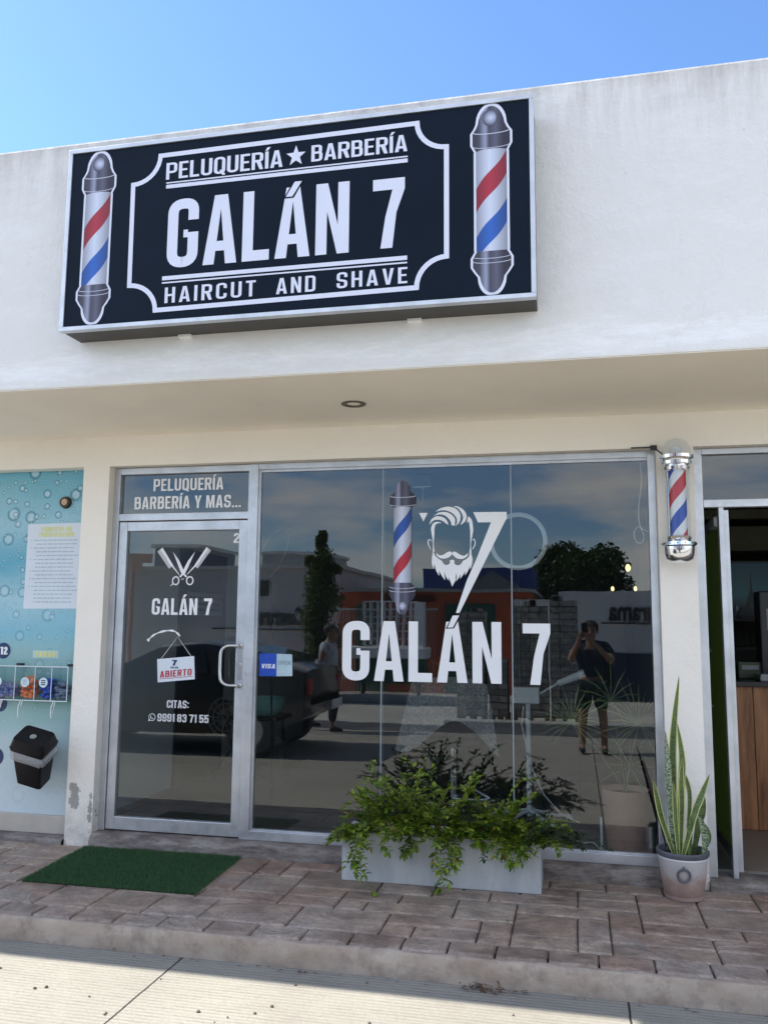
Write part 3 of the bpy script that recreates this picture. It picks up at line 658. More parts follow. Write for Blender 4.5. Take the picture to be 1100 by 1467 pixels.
def printed_pole(parent, xc, top, bot, hb, hc, y, name, outline, redfirst, zb0, zb1, bands, period, k):
    """flat printed barber pole: dome, collar, striped tube, collar, bowl"""
    o0 = Vector(ORG[parent.name]); D = top - zb1                       # height of the cap above the tube
    def P_(pts, yy, mat, nm='barber_pole_print'):
        mm_ = MB(); mm_.poly(pts, yy); return mm_
    cap = [(xc - hb * .96, zb1), (xc - hc, zb1 + D * .16), (xc - hc, zb1 + D * .42), (xc - hc * .82, zb1 + D * .52)] + arc_poly(xc, zb1 + D * .5, hb * .90, D * .5, 180, 0)[1:-1] + [(xc + hc * .82, zb1 + D * .52), (xc + hc, zb1 + D * .42), (xc + hc, zb1 + D * .16), (xc + hb * .96, zb1)]
    E_ = zb0 - bot
    bowl = [(xc + hb * .96, zb0), (xc + hc, zb0 - E_ * .16), (xc + hc, zb0 - E_ * .38), (xc + hc * .8, zb0 - E_ * .52)] + arc_poly(xc, zb0 - E_ * .5, hb * .8, E_ * .5, 0, -180)[1:-1] + [(xc - hc * .8, zb0 - E_ * .52), (xc - hc, zb0 - E_ * .38), (xc - hc, zb0 - E_ * .16), (xc - hb * .96, zb0)]
    tube_ = [(xc - hb, zb0), (xc - hb, zb1), (xc + hb, zb1), (xc + hb, zb0)]
    tube_[1:3] = [(xc - hb, zb1)] + arc_poly(xc, zb1, hb, D * .06, 180, 0)[1:-1] + [(xc + hb, zb1)]
    base = MB()
    if outline:
        gpl = cap[:1] and ([ (p[0] + (outline if p[0] > xc else -outline if p[0] < xc - 1e-4 else 0), p[1] + (outline if p[1] > top - D * .3 else 0)) for p in cap])
        gpb = [(p[0] + (outline if p[0] > xc else -outline), p[1] - (outline if p[1] < bot + E_ * .35 else 0)) for p in bowl]
        base.poly(gpl, y + .0002); base.poly(gpb, y + .00015); base.poly([(xc - hb - outline, zb0), (xc - hb - outline, zb1), (xc + hb + outline, zb1), (xc + hb + outline, zb0)], y + .0001)
        base.build('pole_outline_print', SIGNINK, parent)
    cm = mk_chromeprint(name + '_cap', xc - o0.x, hc, True)
    m_ = MB(); m_.poly(cap, y - .0002); m_.build('pole_cap_print', cm, parent); m_ = MB(); m_.poly(bowl, y - .0003); m_.build('pole_base_print', cm, parent)
    m_ = MB()
    m_.poly(tube_, y - .0004); m_.build('pole_stripe_print', mk_stripeprint(name + '_stripes', xc - o0.x, hb, zb1 - o0.z, k, bands, period), parent)
    rg = plain(name + '_ring', (.55, .57, .68), .4, var=.05)            # bright rings and the ball highlight
    for zz, ww in ((zb1 + D * .44, .004), (zb1 + D * .13, .003)): m_ = MB(); m_.ribbon([(xc + hc * .97 * cos(radians(a)), zz + D * .05 * sin(radians(a))) for a in range(180, 361, 15)], ww, y - .0006); m_.build('pole_ring_print', rg, parent)
    for zz, ww in ((zb0 - E_ * .13, .003), (zb0 - E_ * .24, .003)): m_ = MB(); m_.ribbon([(xc + hc * .97 * cos(radians(a)), zz + E_ * .05 * sin(radians(a))) for a in range(180, 361, 15)], ww, y - .0006); m_.build('pole_ring_print', rg, parent)
    m_ = MB()
    if redfirst: m_.disc((xc - hb * .12, zb1 + D * .74), hb * .46, y - .0006, asp=1.25)
    else: m_.disc((xc + hb * .1, zb0 - E_ * .72), hb * .42, y - .0006, asp=1.15)
    t = NT(name + '_ball'); v = t.coord(loc=(-(xc - o0.x), 0, -((zb1 + D * .74 if redfirst else zb0 - E_ * .72) - o0.z)), scale=(1, 0, 1))
    vl = t.n('ShaderNodeVectorMath', operation='LENGTH'); t.l(v, vl.inputs[0]); t.col(t.ramp(t.math('DIVIDE', vl.outputs['Value'], hb * .55), [(0, (.60, .64, .80)), (.55, (.32, .34, .46)), (1, (.06, .06, .10))])); t.rough(.4)
    m_.build('pole_ball_print', t.m, parent)
printed_pole(WF, -1.040, 2.293, 1.457, .056, .083, -.006, 'window_pole', 0, False, 1.655, 2.118, [(.07, .165, (.02, .09, .42)), (.29, .39, (.50, .02, .04))], .44, 1.1)

# ---- neighbouring shop on the right: frame, fanlight, door folded inwards
nf = MB(); nf.box(.6745, .728, -.03, .03, .046, 2.427, b=.003); nf.box(.728, 3.6, -.03, .03, 2.393, 2.427, b=.003); nf.box(.728, 3.6, -.03, .03, 2.083, 2.128, b=.003); nf.box(.808, .836, -.03, .03, .046, 2.083, b=.003); nf.box(1.75, 1.80, -.03, .03, .046, 2.083, b=.003)
NF = nf.build('neighbour_door_frame', ALU, B)
m = MB(); m.add([(.728, 0, 2.128), (3.6, 0, 2.128), (3.6, 0, 2.393), (.728, 0, 2.393)], [(0, 1, 2, 3)]); m.build('fanlight_glass', GLASS, NF)
m = MB(); m.add([(1.8, 0, .05), (3.6, 0, .05), (3.6, 0, 2.083), (1.8, 0, 2.083)], [(0, 1, 2, 3)]); m.build('side_glass', GLASS, NF)
nd = MB(); nd.box(.839, .866, .0, .05, .075, 2.07, b=.003); nd.box(.842, .863, .85, .90, .075, 2.07, b=.003); nd.box(.842, .863, .05, .85, .075, .15, b=.003); nd.box(.842, .863, .05, .85, 2.0, 2.07, b=.003)
ND = nd.build('neighbour_door', ALU, B)
GREENF = NT('green_window_film'); v = GREENF.coord(); GREENF.col(GREENF.ramp(GREENF.noise(GREENF.coord(scale=(1, 2, .7)), 2.5, 3), [(.42, (.22, .32, .09)), (.53, (.34, .42, .12)), (.66, (.26, .38, .12))])); GREENF.rough(.3); g_tr = GREENF.n('ShaderNodeBsdfTranslucent'); g_tr.inputs[0].default_value = (.34, .44, .16, 1); g_mx = GREENF.n('ShaderNodeMixShader'); g_mx.inputs[0].default_value = .5; GREENF.l(GREENF.b.outputs[0], g_mx.inputs[1]); GREENF.l(g_tr.outputs[0], g_mx.inputs[2]); GREENF.l(g_mx.outputs[0], GREENF.o.inputs['Surface']); GREENF = GREENF.m
m = MB(); m.box(.8495, .8555, .05, .85, .15, 2.0); m.build('door_panel', GREENF, ND)
m = MB(); m.tube([(.842, .70, .9), (.80, .70, .9), (.80, .70, 1.25), (.842, .70, 1.25)], .009, 8); m.build('pull_handle', STEEL, ND)
m = MB(); m.box(.80, .846, .10, .30, 1.985, 2.045, b=.008); m.build('door_closer', WHITEP, ND)

# ---- vinyl advert filling the bay on the left
def mk_bubbles():
    t = NT('water_print'); v = t.coord(); sx = t.n('ShaderNodeSeparateXYZ'); t.l(v, sx.inputs[0])
    n = t.math('ADD', sx.outputs['Z'], t.math('MULTIPLY', t.math('SUBTRACT', t.noise(t.coord(scale=(.6, 1, 2.2)), 1.8, 3), .5), .35))
    mr_ = t.n('ShaderNodeMapRange'); mr_.inputs['From Max'].default_value = 2.45; mr_.inputs['From Min'].default_value = .1; t.l(n, mr_.inputs['Value'])
    c = t.ramp(mr_.outputs[0], [(0, (.55, .66, .70)), (.16, (.45, .58, .60)), (.30, (.16, .42, .36)), (.38, (.30, .50, .50)), (.47, (.22, .50, .62)), (.56, (.38, .60, .68)), (.66, (.10, .38, .52)), (.78, (.30, .54, .64)), (.90, (.14, .42, .53)), (1, (.03, .26, .36))])
    for sc_, wgt, th, rr in ((6, .9, .5, .34), (13, .9, .42, .38), (27, .9, .42, .36), (55, .8, .45, .36)):
        vo = t.n('ShaderNodeTexVoronoi', voronoi_dimensions='2D'); vo.inputs['Scale'].default_value = sc_; vo.inputs['Randomness'].default_value = 1
        cm = t.n('ShaderNodeCombineXYZ'); t.l(sx.outputs['X'], cm.inputs[0]); t.l(sx.outputs['Z'], cm.inputs[1]); t.l(cm.outputs[0], vo.inputs['Vector'])
        sp_ = t.n('ShaderNodeSeparateColor'); t.l(vo.outputs['Color'], sp_.inputs[0])
        R_ = t.math('ADD', .08, t.math('MULTIPLY', sp_.outputs[0], rr - .1))
        ex = t.math('GREATER_THAN', sp_.outputs[1], th)
        up_ = t.n('ShaderNodeMapRange'); up_.inputs['From Min'].default_value = .6; up_.inputs['From Max'].default_value = 2.2; up_.inputs['To Min'].default_value = .12; t.l(sx.outputs['Z'], up_.inputs['Value'])
        q = t.math('DIVIDE', vo.outputs['Distance'], R_)
        ring = t.ramp(q, [(.0, .0), (.62, .05), (.86, 1), (1.0, .3)]); inside = t.math('LESS_THAN', q, 1.0)
        f = t.math('MULTIPLY', t.math('MULTIPLY', t.math('MULTIPLY', ring, inside), ex), t.math('MULTIPLY', up_.outputs[0], wgt))
        c = t.mix(f, c, (.02, .13, .20))
        hi = t.math('MULTIPLY', t.math('MULTIPLY', t.math('LESS_THAN', q, .55), ex), t.math('MULTIPLY', up_.outputs[0], .45))
        c = t.mix(hi, c, (.68, .80, .86))
    t.col(c); t.rough(.28); return t.m
AD = thing('window_advert', 'pale blue printed window film with water bubbles and round price spots', 'advert', (-3.28, 0, .15))
m = MB(); m.box(-6.14, -3.2035, -.004, .0, .149, 2.427); m.build('bubble_print', mk_bubbles(), AD)
m = MB(); sh = rnd([(-3.664, 1.484), (-3.664, 2.062), (-3.2036, 2.066), (-3.2036, 1.487)], .012, True)
m.poly(sh, -.006); SH = m.build('instruction_sheet', PAPER, AD)
m = MB(); text(m, 'PROCESO DE', -3.56, -3.325, 2.010, 2.040, -.0075, .17, sp=.2); text(m, 'PURIFICACIÓN'.replace('Ó', 'O'), -3.575, -3.310, 1.972, 2.003, -.0075, .17); m.build('heading', YELINK, SH)
m = MB(); rt = random.Random(3); zz = 1.945
for row in range(17):
    x = -3.61 + (.0 if row in (0, 2, 5, 8, 10, 12) else .02); xe = -3.28 - rt.choice((0, .03, .02, .16 if row % 3 == 1 else .05))
    while x < xe:
        wl = rt.uniform(.012, .045); m.add([(x, -.0075, zz), (x + wl, -.0075, zz), (x + wl, -.0075, zz + .0075), (x, -.0075, zz + .0075)], [(0, 1, 2, 3)]); x += wl + .006
    if row in (0, 2, 5, 8, 10, 12): m.add([(-3.632, -.0075, zz), (-3.624, -.0075, zz), (-3.624, -.0075, zz + .009), (-3.632, -.0075, zz + .009)], [(0, 1, 2, 3)])
    zz -= .0262
m.build('body_lines', TEXTINK, SH)
for cx, cz, s_, r_ in ((-3.795, 1.200, '12', .054), (-3.795, .848, '7', .054), (-3.80, .500, '5', .058)):
    m = MB(); m.disc((cx, cz), r_, -.006); pc = m.build('price_spot', NAVYINK, AD)
    m = MB(); wd = .058 if len(s_) == 2 else .032; text(m, s_, cx - wd / 2 + .004, cx + wd / 2 + .004, cz - .026, cz + .026, -.0075, .24, gap=.08); m.build('price_figure', VINYL, pc)
m = MB(); m.box(-3.569, -3.376, -.0062, -.0042, 1.155, 1.205); lb = m.build('caps_label', plain('label_pale', (.50, .66, .62), .5, var=.05), AD)
m = MB(); text(m, 'TAPAS', -3.55, -3.395, 1.163, 1.197, -.0075, .22); m.build('label_text', YELINK, lb)
m = MB(); m.box(-6.14, -3.2035, -.03, .03, .036, .1488, b=.004); m.build('lower_rail', plain('beige_rail', (.50, .46, .40), .6, var=.1), AD)
kn = MB(); kn.tube([(-3.383, -.006, 2.206), (-3.383, -.03, 2.206)], [.043, .036], 24); KN = kn.build('coin_slot_ring', plain('dark_bronze', (.07, .05, .035), .4, .6), AD)
kn = MB(); kn.tube([(-3.381, -.029, 2.206), (-3.381, -.034, 2.206)], .022, 20); kn.build('coin_slot_centre', plain('tan_plastic', (.55, .38, .25), .5), KN)

# ---- clear dispenser of bottle caps
DI = thing('cap_dispenser', 'clear acrylic box with compartments of orange and blue bottle caps', 'dispenser', (-3.5, -.02, .885))
m = MB()
for (x0, x1, y0, y1, z0, z1) in ((-4.1, -3.225, -.121, -.118, .888, 1.104), (-4.1, -3.225, -.118, -.01, .885, .888), (-4.1, -3.225, -.118, -.01, 1.104, 1.107), (-3.228, -3.225, -.118, -.01, .888, 1.104)): m.box(x0, x1, y0, y1, z0, z1)
m.build('case', CLEAR, DI)
for z in (.8865, 1.1055): m = MB(); m.box(-4.1, -3.223, -.1225, -.1185, z - .003, z + .003); m.build('case_edge', PAPER, DI)
for x in (-3.76, -3.612, -3.464, -3.342, -3.226): m = MB(); m.box(x - .002, x + .002, -.1225, -.1185, .890, 1.102); m.build('case_edge', PAPER, DI)
for x in (-3.76, -3.612, -3.464, -3.342): m = MB(); m.box(x - .002, x + .002, -.1175, -.01, .889, 1.103); m.build('divider', CLEAR, DI)
for nm, x0, x1, c, mx_ in (('blue_caps', -4.09, -3.616, (.16, .20, .42), .10), ('orange_caps', -3.608, -3.468, (.92, .25, .09), .135), ('blue_caps', -3.460, -3.346, (.05, .10, .50), .125), ('grey_caps', -3.338, -3.232, (.16, .20, .30), .10)):
    m = MB()
    for i in range(int((x1 - x0) * 520)):
        px_ = random.uniform(x0 + .018, x1 - .018); py_ = random.uniform(-.10, -.03); pz_ = .905 + random.random() * mx_ * (1 - abs(px_ - (x0 + x1) / 2) / (x1 - x0) * .5)
        m.ball((px_, py_, pz_), .017, 8, 6, (1, 1, random.uniform(.5, .9)))
    m.smooth = True; m.build(nm, plain(nm + str(x0), c, .4, var=.25, scale=30), DI)
for x in (-3.74, -3.535, -3.400):
    m = MB(); m.disc((x, 1.003), .032, -.1225); st_ = m.build('round_sticker', plain('sticker_pale', (.60, .74, .80), .4) if 'sticker_pale' not in MATS else MATS['sticker_pale'], DI)
    m = MB()
    for k in range(3): m.add([(x - .016, -.1235, 1.012 - k * .013), (x + .016, -.1235, 1.012 - k * .013), (x + .016, -.1235, 1.019 - k * .013), (x - .016, -.1235, 1.019 - k * .013)], [(0, 1, 2, 3)])
    m.build('sticker_print', NAVYINK if x == -3.4 else TEXTINK, st_)
for x in (-3.63, -3.25): m = MB(); m.box(x - .022, x + .022, -.06, -.03, 1.1075, 1.122, b=.003); m.build('hinge', DARK, DI)
for x in (-3.566, -3.325):
    m = MB(); m.tube([(x, -.11, .885), (x - .009, -.12, .85), (x - .006, -.125, .80), (x + .002, -.13, .778)], .004, 6); m.tube([(x + .012, -.11, .885), (x + .010, -.12, .85), (x + .006, -.125, .80)], .003, 6); m.build('tap_hook', STEEL, DI)

# ---- bin leaning from the wall
BI = thing('waste_bin', 'black plastic bin with clear liner hung tilted on the bubble advert', 'bin', (-3.40, -.13, .37))
def binbox(m, w0, d0, z0, w1, d1, z1, rr=.02):
    o = []
    for (w_, d_, z_) in ((w0, d0, z0), (w1, d1, z1)):
        o.append([(p[0], p[1], z_) for p in rnd([(-w_, -d_), (w_, -d_), (w_, d_), (-w_, d_)], rr, True, 4)])
    n = len(o[0]); m.add(o[0] + o[1], [(i, (i + 1) % n, n + (i + 1) % n, n + i) for i in range(n)] + [tuple(range(n))[::-1], tuple(range(n, 2 * n))]); return m
RB = Matrix.Translation((-3.425, -.125, .385)) @ Matrix.Rotation(radians(17), 4, 'Y') @ Matrix.Rotation(radians(27), 4, 'X') @ Matrix.Rotation(radians(6), 4, 'Z') @ Matrix.Scale(1.02, 4)
def xf(m, R): m.v = [tuple(R @ Vector(a)) for a in m.v]; return m
BLK = plain('black_bin_plastic', (.005, .005, .007), .45, var=.2); BLK.node_tree.nodes['Principled BSDF'].inputs['Specular IOR Level'].default_value = .25
m = binbox(MB(), .082, .062, 0, .105, .082, .27); xf(m, RB).build('bucket', BLK, BI, smooth=True)
m = MB(); binbox(m, .112, .088, .262, .116, .092, .285); binbox(m, .116, .092, .2855, .100, .078, .345, .03); xf(m, RB).build('lid', BLK, BI, smooth=True)
m = MB(); m.tube([(.0, -.01, .345), (.0, -.01, .350)], .02, 16); xf(m, RB).build('lid_button', STEEL, BI)
m = MB(); o = []
for lv, (w_, z_) in enumerate(((.104, .262), (.117, .235), (.112, .205), (.108, .195))):
    ring = rnd([(-w_, -w_ * .8), (w_, -w_ * .8), (w_, w_ * .8), (-w_, w_ * .8)], .03, True, 6)
    o.append([(p[0] * (1 + random.uniform(-.035, .035)), p[1] * (1 + random.uniform(-.035, .035)), z_ + random.uniform(-.006, .006)) for p in ring])
n = len(o[0]); m.add([q for r_ in o for q in r_], [(l_ * n + i, l_ * n + (i + 1) % n, (l_ + 1) * n + (i + 1) % n, (l_ + 1) * n + i) for l_ in range(3) for i in range(n)])
LIN = NT('liner_film'); LIN.b.inputs['Alpha'].default_value = .55; LIN.col((.55, .58, .60)); LIN.rough(.15); LIN.bump(LIN.noise(LIN.coord(), 60, 4), .8, .01)
xf(m, RB).build('bin_liner', LIN.m, BI, smooth=True)
m = MB(); m.box(-3.43, -3.37, -.06, -.0045, .52, .58); m.build('bracket', DARK, BI)

# ------------------------------------------------------------------ the big sign
SX0, SX1, SZ0, SZ1, SY = -2.545, -.145, 2.872, 3.85, -1.436
S = thing('shop_sign', 'big dark navy light box sign with silver frame and two printed barber poles', 'sign', (-1.345, -1.34, SZ0))
m = MB(); m.box(SX0 + .004, SX1 - .004, SY + .012, -1.2465, SZ0, SZ1, b=.002); m.build('sign_box', SIGNBOX, S)
m = MB(); m.box(SX0 + .01, SX1 - .01, SY, SY + .0115, SZ0 + .01, SZ1 - .01); m.build('sign_face', SIGNNAVY, S)
m = MB(); t_ = .022
m.box(SX0, SX1, SY - .008, SY + .03, SZ1 - t_ + .004, SZ1 + .004, b=.002); m.box(SX0, SX1, SY - .008, SY + .03, SZ0 - .004, SZ0 + t_ - .004, b=.002)
m.box(SX0, SX0 + t_, SY - .008, SY + .03, SZ0 + t_ - .004, SZ1 - t_ + .004, b=.002); m.box(SX1 - t_, SX1, SY - .008, SY + .03, SZ0 + t_ - .004, SZ1 - t_ + .004, b=.002); m.build('sign_frame', ALU, S)
YF = SY - .0015
word(S, 'sign_word', SIGNINK, 'GALAN', -1.967, -1.023, 3.158, 3.520, YF, .148, gap=.075); m = MB(); m.poly([(-1.356, 3.464), (-1.306, 3.553), (-1.253, 3.553), (-1.304, 3.464)], YF - .0012); m.build('accent_outline', SIGNNAVY, S); m = MB(); m.poly([(-1.345, 3.471), (-1.300, 3.546), (-1.264, 3.546), (-1.311, 3.471)], YF - .0018); m.build('accent_mark', SIGNINK, S); word(S, 'sign_word', SIGNINK, '7', -.907, -.752, 3.163, 3.511, YF, .148)
for wd_, a_, b1_, c_, d_, g_ in (('PELUQUERÍA', -1.989, -1.366, 3.632, 3.722, .07), ('BARBERÍA', -1.219, -.741, 3.641, 3.726, .07), ('HAIRCUT', -1.968, -1.488, 2.977, 3.058, .17), ('AND', -1.383, -1.185, 2.978, 3.058, .17), ('SHAVE', -1.080, -.738, 2.983, 3.062, .17)): word(S, 'sign_word', SIGNINK, wd_, a_, b1_, c_, d_, YF, .130, gap=g_)
m = MB()
m.poly([(-1.298 + (.052 if i % 2 == 0 else .0215) * sin(i * pi / 5), 3.681 + (.056 if i % 2 == 0 else .023) * cos(i * pi / 5)) for i in range(10)], YF)
m.build('star', SIGNINK, S)
for a, b_, c, d in ((3.6105, 3.6175, 3.6175, .0), (3.584, 3.604, 0, 0), (3.097, 3.118, 0, 0), (3.080, 3.0875, 0, 0)): m = MB(); m.poly([(-1.986, a), (-.739, a), (-.739, b_), (-1.986, b_)], YF); m.build('sign_rule', SIGNINK, S)
m = MB()
fr = arc_poly(-.553, 3.777, .141, .136, 180, 270, 9) + arc_poly(-.553, 2.957, .141, .141, 90, 180, 9) + arc_poly(-2.165, 2.944, .147, .140, 0, 90, 9) + arc_poly(-2.170, 3.766, .146, .142, 270, 360, 9)
m.ribbon(fr, .024, YF - .0004, True); m.build('sign_border', SIGNINK, S)
for xc, nm in ((-2.365, 'sign_pole_a'), (-.343, 'sign_pole_b')):
    printed_pole(S, xc, 3.820, 2.905, .071, .087, YF - .0004, nm, .011, True, 3.106, 3.592, [(.09, .205, (.42, .02, .045)), (.327, .44, (.02, .12, .50))], .474, .95)
for x in (-1.935, -.735): m = MB(); m.box(x - .035, x + .035, -1.275, -1.2465, 2.855, 2.8715, b=.003); m.tube([(x, -1.262, 2.85), (x, -1.262, 2.856)], .008, 8); m.build('bracket', WHITEP, S)

# ------------------------------------------------------------------ barber pole on the pier
PX, PY = .566, -.235
BP = thing('barber_pole', 'wall mounted chrome barber pole with red white and blue striped cylinder', 'barber pole', (PX, PY, 1.745))
m = MB(); m.lathe([(.050, 2.262), (.066, 2.268), (.070, 2.285), (.060, 2.292), (.078, 2.300), (.080, 2.318), (.074, 2.324), (.089, 2.332), (.091, 2.350), (.078, 2.358), (.0, 2.36)], (PX, PY, 0), 40); m.smooth = True; m.build('top_collar', CHROME, BP)
m = MB(); m.lathe([(.074, 2.358), (.075, 2.385), (.066, 2.415), (.045, 2.437), (.02, 2.447), (.001, 2.449)], (PX, PY, 0), 32); m.smooth = True; m.build('glass_dome', CLEAR, BP)
m = MB(); m.ball((PX, PY, 2.375), .034, 20, 12); m.smooth = True; m.build('lamp_globe', plain('pearl_globe', (.78, .82, .86), .15), BP)
m = MB(); m.lathe([(.063, 1.880), (.063, 2.27)], (PX, PY, 0), 40); m.smooth = True; m.build('glass_tube', CLEAR, BP)
def mk_helix():
    t = NT('pole_stripes'); v = t.coord(); sx = t.n('ShaderNodeSeparateXYZ'); t.l(v, sx.inputs[0])
    ang = t.math('ARCTAN2', sx.outputs['X'], t.math('MULTIPLY', sx.outputs['Y'], -1))
    wv = t.math('WRAP', t.math('ADD', t.math('SUBTRACT', 2.27 - 1.745, sx.outputs['Z']), t.math('MULTIPLY', ang, .33 / (2 * pi))), .33, 0.)
    c = t.mix(t.math('COMPARE', wv, .105, .047), (.74, .76, .80), (.52, .025, .04)); c = t.mix(t.math('COMPARE', wv, .27, .047), c, (.02, .07, .40))
    t.col(c); t.rough(.35); return t.m
m = MB(); m.lathe([(.046, 1.882), (.046, 2.265)], (PX, PY, 0), 40); m.smooth = True; m.build('striped_cylinder', mk_helix(), BP)
m = MB(); m.lathe([(.050, 1.900), (.062, 1.896), (.068, 1.884), (.060, 1.878), (.074, 1.868), (.090, 1.862), (.091, 1.845), (.080, 1.838), (.078, 1.80), (.070, 1.772), (.05, 1.756), (.02, 1.748), (.001, 1.746)], (PX, PY, 0), 40); m.smooth = True; m.build('bottom_bowl', CHROME, BP)
for k in range(14):
    a = 2 * pi * k / 14; m = MB(); m.ball((PX + .091 * cos(a), PY + .091 * sin(a), 1.854), .004, 6, 4); m.build('rivet', DARK, BP)
m = MB(); m.box(PX - .030, PX + .030, -.150, -.1005, 1.84, 1.90, b=.004); m.box(PX - .03, PX + .03, -.150, -.1005, 2.27, 2.34, b=.004); m.box(PX - .038, PX + .038, -.108, -.1003, 1.80, 2.38, b=.002); m.build('wall_bracket', CHROME, BP)
m = MB(); m.tube([(.33, -.104, 2.430), (.448, -.104, 2.430), (.462, -.106, 2.424), (.50, -.13, 2.385), (.52, -.17, 2.352)], .0045, 6); m.box(.438, .474, -.118, -.1005, 2.412, 2.440); tag(m.build('power_cable', DARK, None, (.4, -.1, 2.43)), 'short black cable running to the chrome barber pole', 'cable')

# ---- soffit lamp
LP = thing('recessed_lamp', 'small round recessed lamp in the soffit above the window', 'ceiling lamp', (-1.197, -.645, 2.633))
m = MB(); m.lathe([(.048, -.004), (.052, -.010), (.068, -.009), (.072, -.0005)], (-1.197, -.645, 2.633), 32); m.smooth = True; m.build('lamp_ring', plain('lamp_bezel', (.10, .08, .06), .35, .5), LP)
m = MB(); m.lathe([(.0, -.0015), (.048, -.0035)], (-1.197, -.645, 2.633), 32); m.build('lamp_lens', plain('lamp_lens', (.40, .36, .30), .2), LP)

# ---- hanging open sign and its cord, sticker
OS = thing('open_sign', 'small white ABIERTO sign hanging on a cord against the door glass', 'sign', (-2.52, -.02, 1.02))
m = MB(); m.slab([(-2.642, 1.015), (-2.386, 1.041), (-2.396, 1.187), (-2.653, 1.163)], -.018, -.014); m.build('sign_board', PAPER, OS)
m = MB(); text(m, 'ABIERTO', -2.628, -2.408, 0, .042, -.0195, .15, gap=.12)
m.v = [(x, y, 1.044 + z + (x + 2.628) * .10) for x, y, z in m.v]
for i in range(8):
    pass
m.poly([(-2.63, 1.035), (-2.40, 1.058), (-2.40, 1.061), (-2.63, 1.038)], -.0195); m.build('sign_word', RED, OS)
m = MB(); text(m, '7', -2.548, -2.512, 1.125, 1.160, -.0195, .2); text(m, 'GALÁN', -2.556, -2.504, 1.106, 1.118, -.0195, .15); m.build('sign_emblem', NAVYINK, OS)
m = MB(); m.tube([(-2.632, -.017, 1.156), (-2.520, -.008, 1.308), (-2.412, -.017, 1.178)], .0018, 5); m.build('cord', WHITEP, OS)
m = MB(); sp = smooth_path([(-2.732, 1.279), (-2.712, 1.30), (-2.678, 1.324), (-2.62, 1.343), (-2.564, 1.347), (-2.53, 1.335), (-2.503, 1.31)], 5)
m.ribbon(sp, [.020 if i < 3 else .010 + .004 * sin(i) for i in range(len(sp))], -.006); m.build('tape_strip', WHITEP, OS)
ST = thing('payment_sticker', 'blue and white card payment sticker at the left edge of the window', 'sticker', (-1.95, -.003, 1.07))
m = MB(); m.poly([(-1.957, 1.069), (-1.842, 1.070), (-1.843, 1.210), (-1.959, 1.211)], -.0035); bl = m.build('blue_half', plain('card_blue', (.012, .07, .45), .35), ST)
m = MB(); m.poly([(-1.842, 1.070), (-1.737, 1.074), (-1.741, 1.208), (-1.843, 1.210)], -.0035); wl = m.build('white_half', plain('card_pale', (.42, .55, .62), .35), ST)
m = MB(); text(m, 'VISA', -1.944, -1.852, 1.118, 1.146, -.0045, .15, gap=.12, shear=.15); m.build('card_lettering', VINYL, ST)
m = MB(); text(m, 'OPEN', -1.832, -1.750, 1.142, 1.166, -.0045, .12, gap=.1); m.build('pale_lettering', plain('pale_letter', (.22, .32, .38), .4), ST)
# ------------------------------------------------------------------ planter with shrub
PLX0, PLX1, PLY0, PLY1, PLH = -1.290, -.206, -.415, -.165, .262
P = thing('planter', 'long rectangular grey concrete planter full of trailing leafy shrubs below the window', 'planter', (-.748, -.29, 0))
m = MB(); tt = .025
m.box(PLX0, PLX1, PLY0, PLY0 + tt, .001, PLH, b=.004); m.box(PLX0, PLX1, PLY1 - tt, PLY1, .001, PLH, b=.004)
m.box(PLX0 + .0005, PLX0 + tt, PLY0 + tt, PLY1 - tt, .002, PLH - .001); m.box(PLX1 - tt, PLX1 - .0005, PLY0 + tt, PLY1 - tt, .002, PLH - .001); m.box(PLX0 + tt, PLX1 - tt, PLY0 + tt, PLY1 - tt, .002, .02)
t = NT('planter_concrete'); v = t.coord(); c = t.ramp(t.noise(t.coord(scale=(3, 3, .8)), 3, 7, .65), [(.3, (.42, .435, .44)), (.7, (.58, .595, .60))])
c = t.mix(t.ramp(t.noise(v, 40, 4), [(.6, 0), (.75, .4)]), c, (.28, .28, .28)); t.col(c); t.rough(.75); b_ = t.bump(t.noise(t.coord(scale=(12, 12, .6)), 8, 4), .25, .003); t.bump(t.noise(v, 60, 5), .35, .003, b_)
m.build('planter_box', t.m, P)
m = MB(); m.box(PLX0 + tt, PLX1 - tt, PLY0 + tt, PLY1 - tt, .02, .225); SOIL = plain('soil', (.03, .022, .016), .95, var=.4, scale=30, bump=.6); m.build('soil', SOIL, P)

def leafmat(name, a, b_, trans=.25, rough=.35):
    t = NT(name); g = t.n('ShaderNodeNewGeometry'); t.t.nodes.remove(t.b)
    c = t.ramp(g.outputs['Random Per Island'], [(0, a), (.55, tuple((x + y) / 2 for x, y in zip(a, b_))), (.955, b_), (.965, (.30, .22, .05) if name == 'shrub_leaf' else b_)])
    d = t.n('ShaderNodeBsdfPrincipled'); d.inputs['Roughness'].default_value = rough; t.l(c, d.inputs['Base Color'])
    tr = t.n('ShaderNodeBsdfTranslucent'); t.l(t.mix(1, c, (1.3, 1.5, .6), 'MULTIPLY'), tr.inputs['Color'])
    mx = t.n('ShaderNodeMixShader'); mx.inputs[0].default_value = trans; t.l(d.outputs[0], mx.inputs[1]); t.l(tr.outputs[0], mx.inputs[2]); t.l(mx.outputs[0], t.o.inputs['Surface']); return t.m
SHRUB = leafmat('shrub_leaf', (.06, .13, .018), (.33, .43, .06), .3); SHRUB_SHADED = leafmat('shrub_leaf_shaded', (.014, .034, .014), (.04, .075, .025), .1)  # second leaf colour has the shade of the rear branches painted in
TWIG = plain('twig_bark', (.11, .085, .05), .8)
rs = random.Random(21)
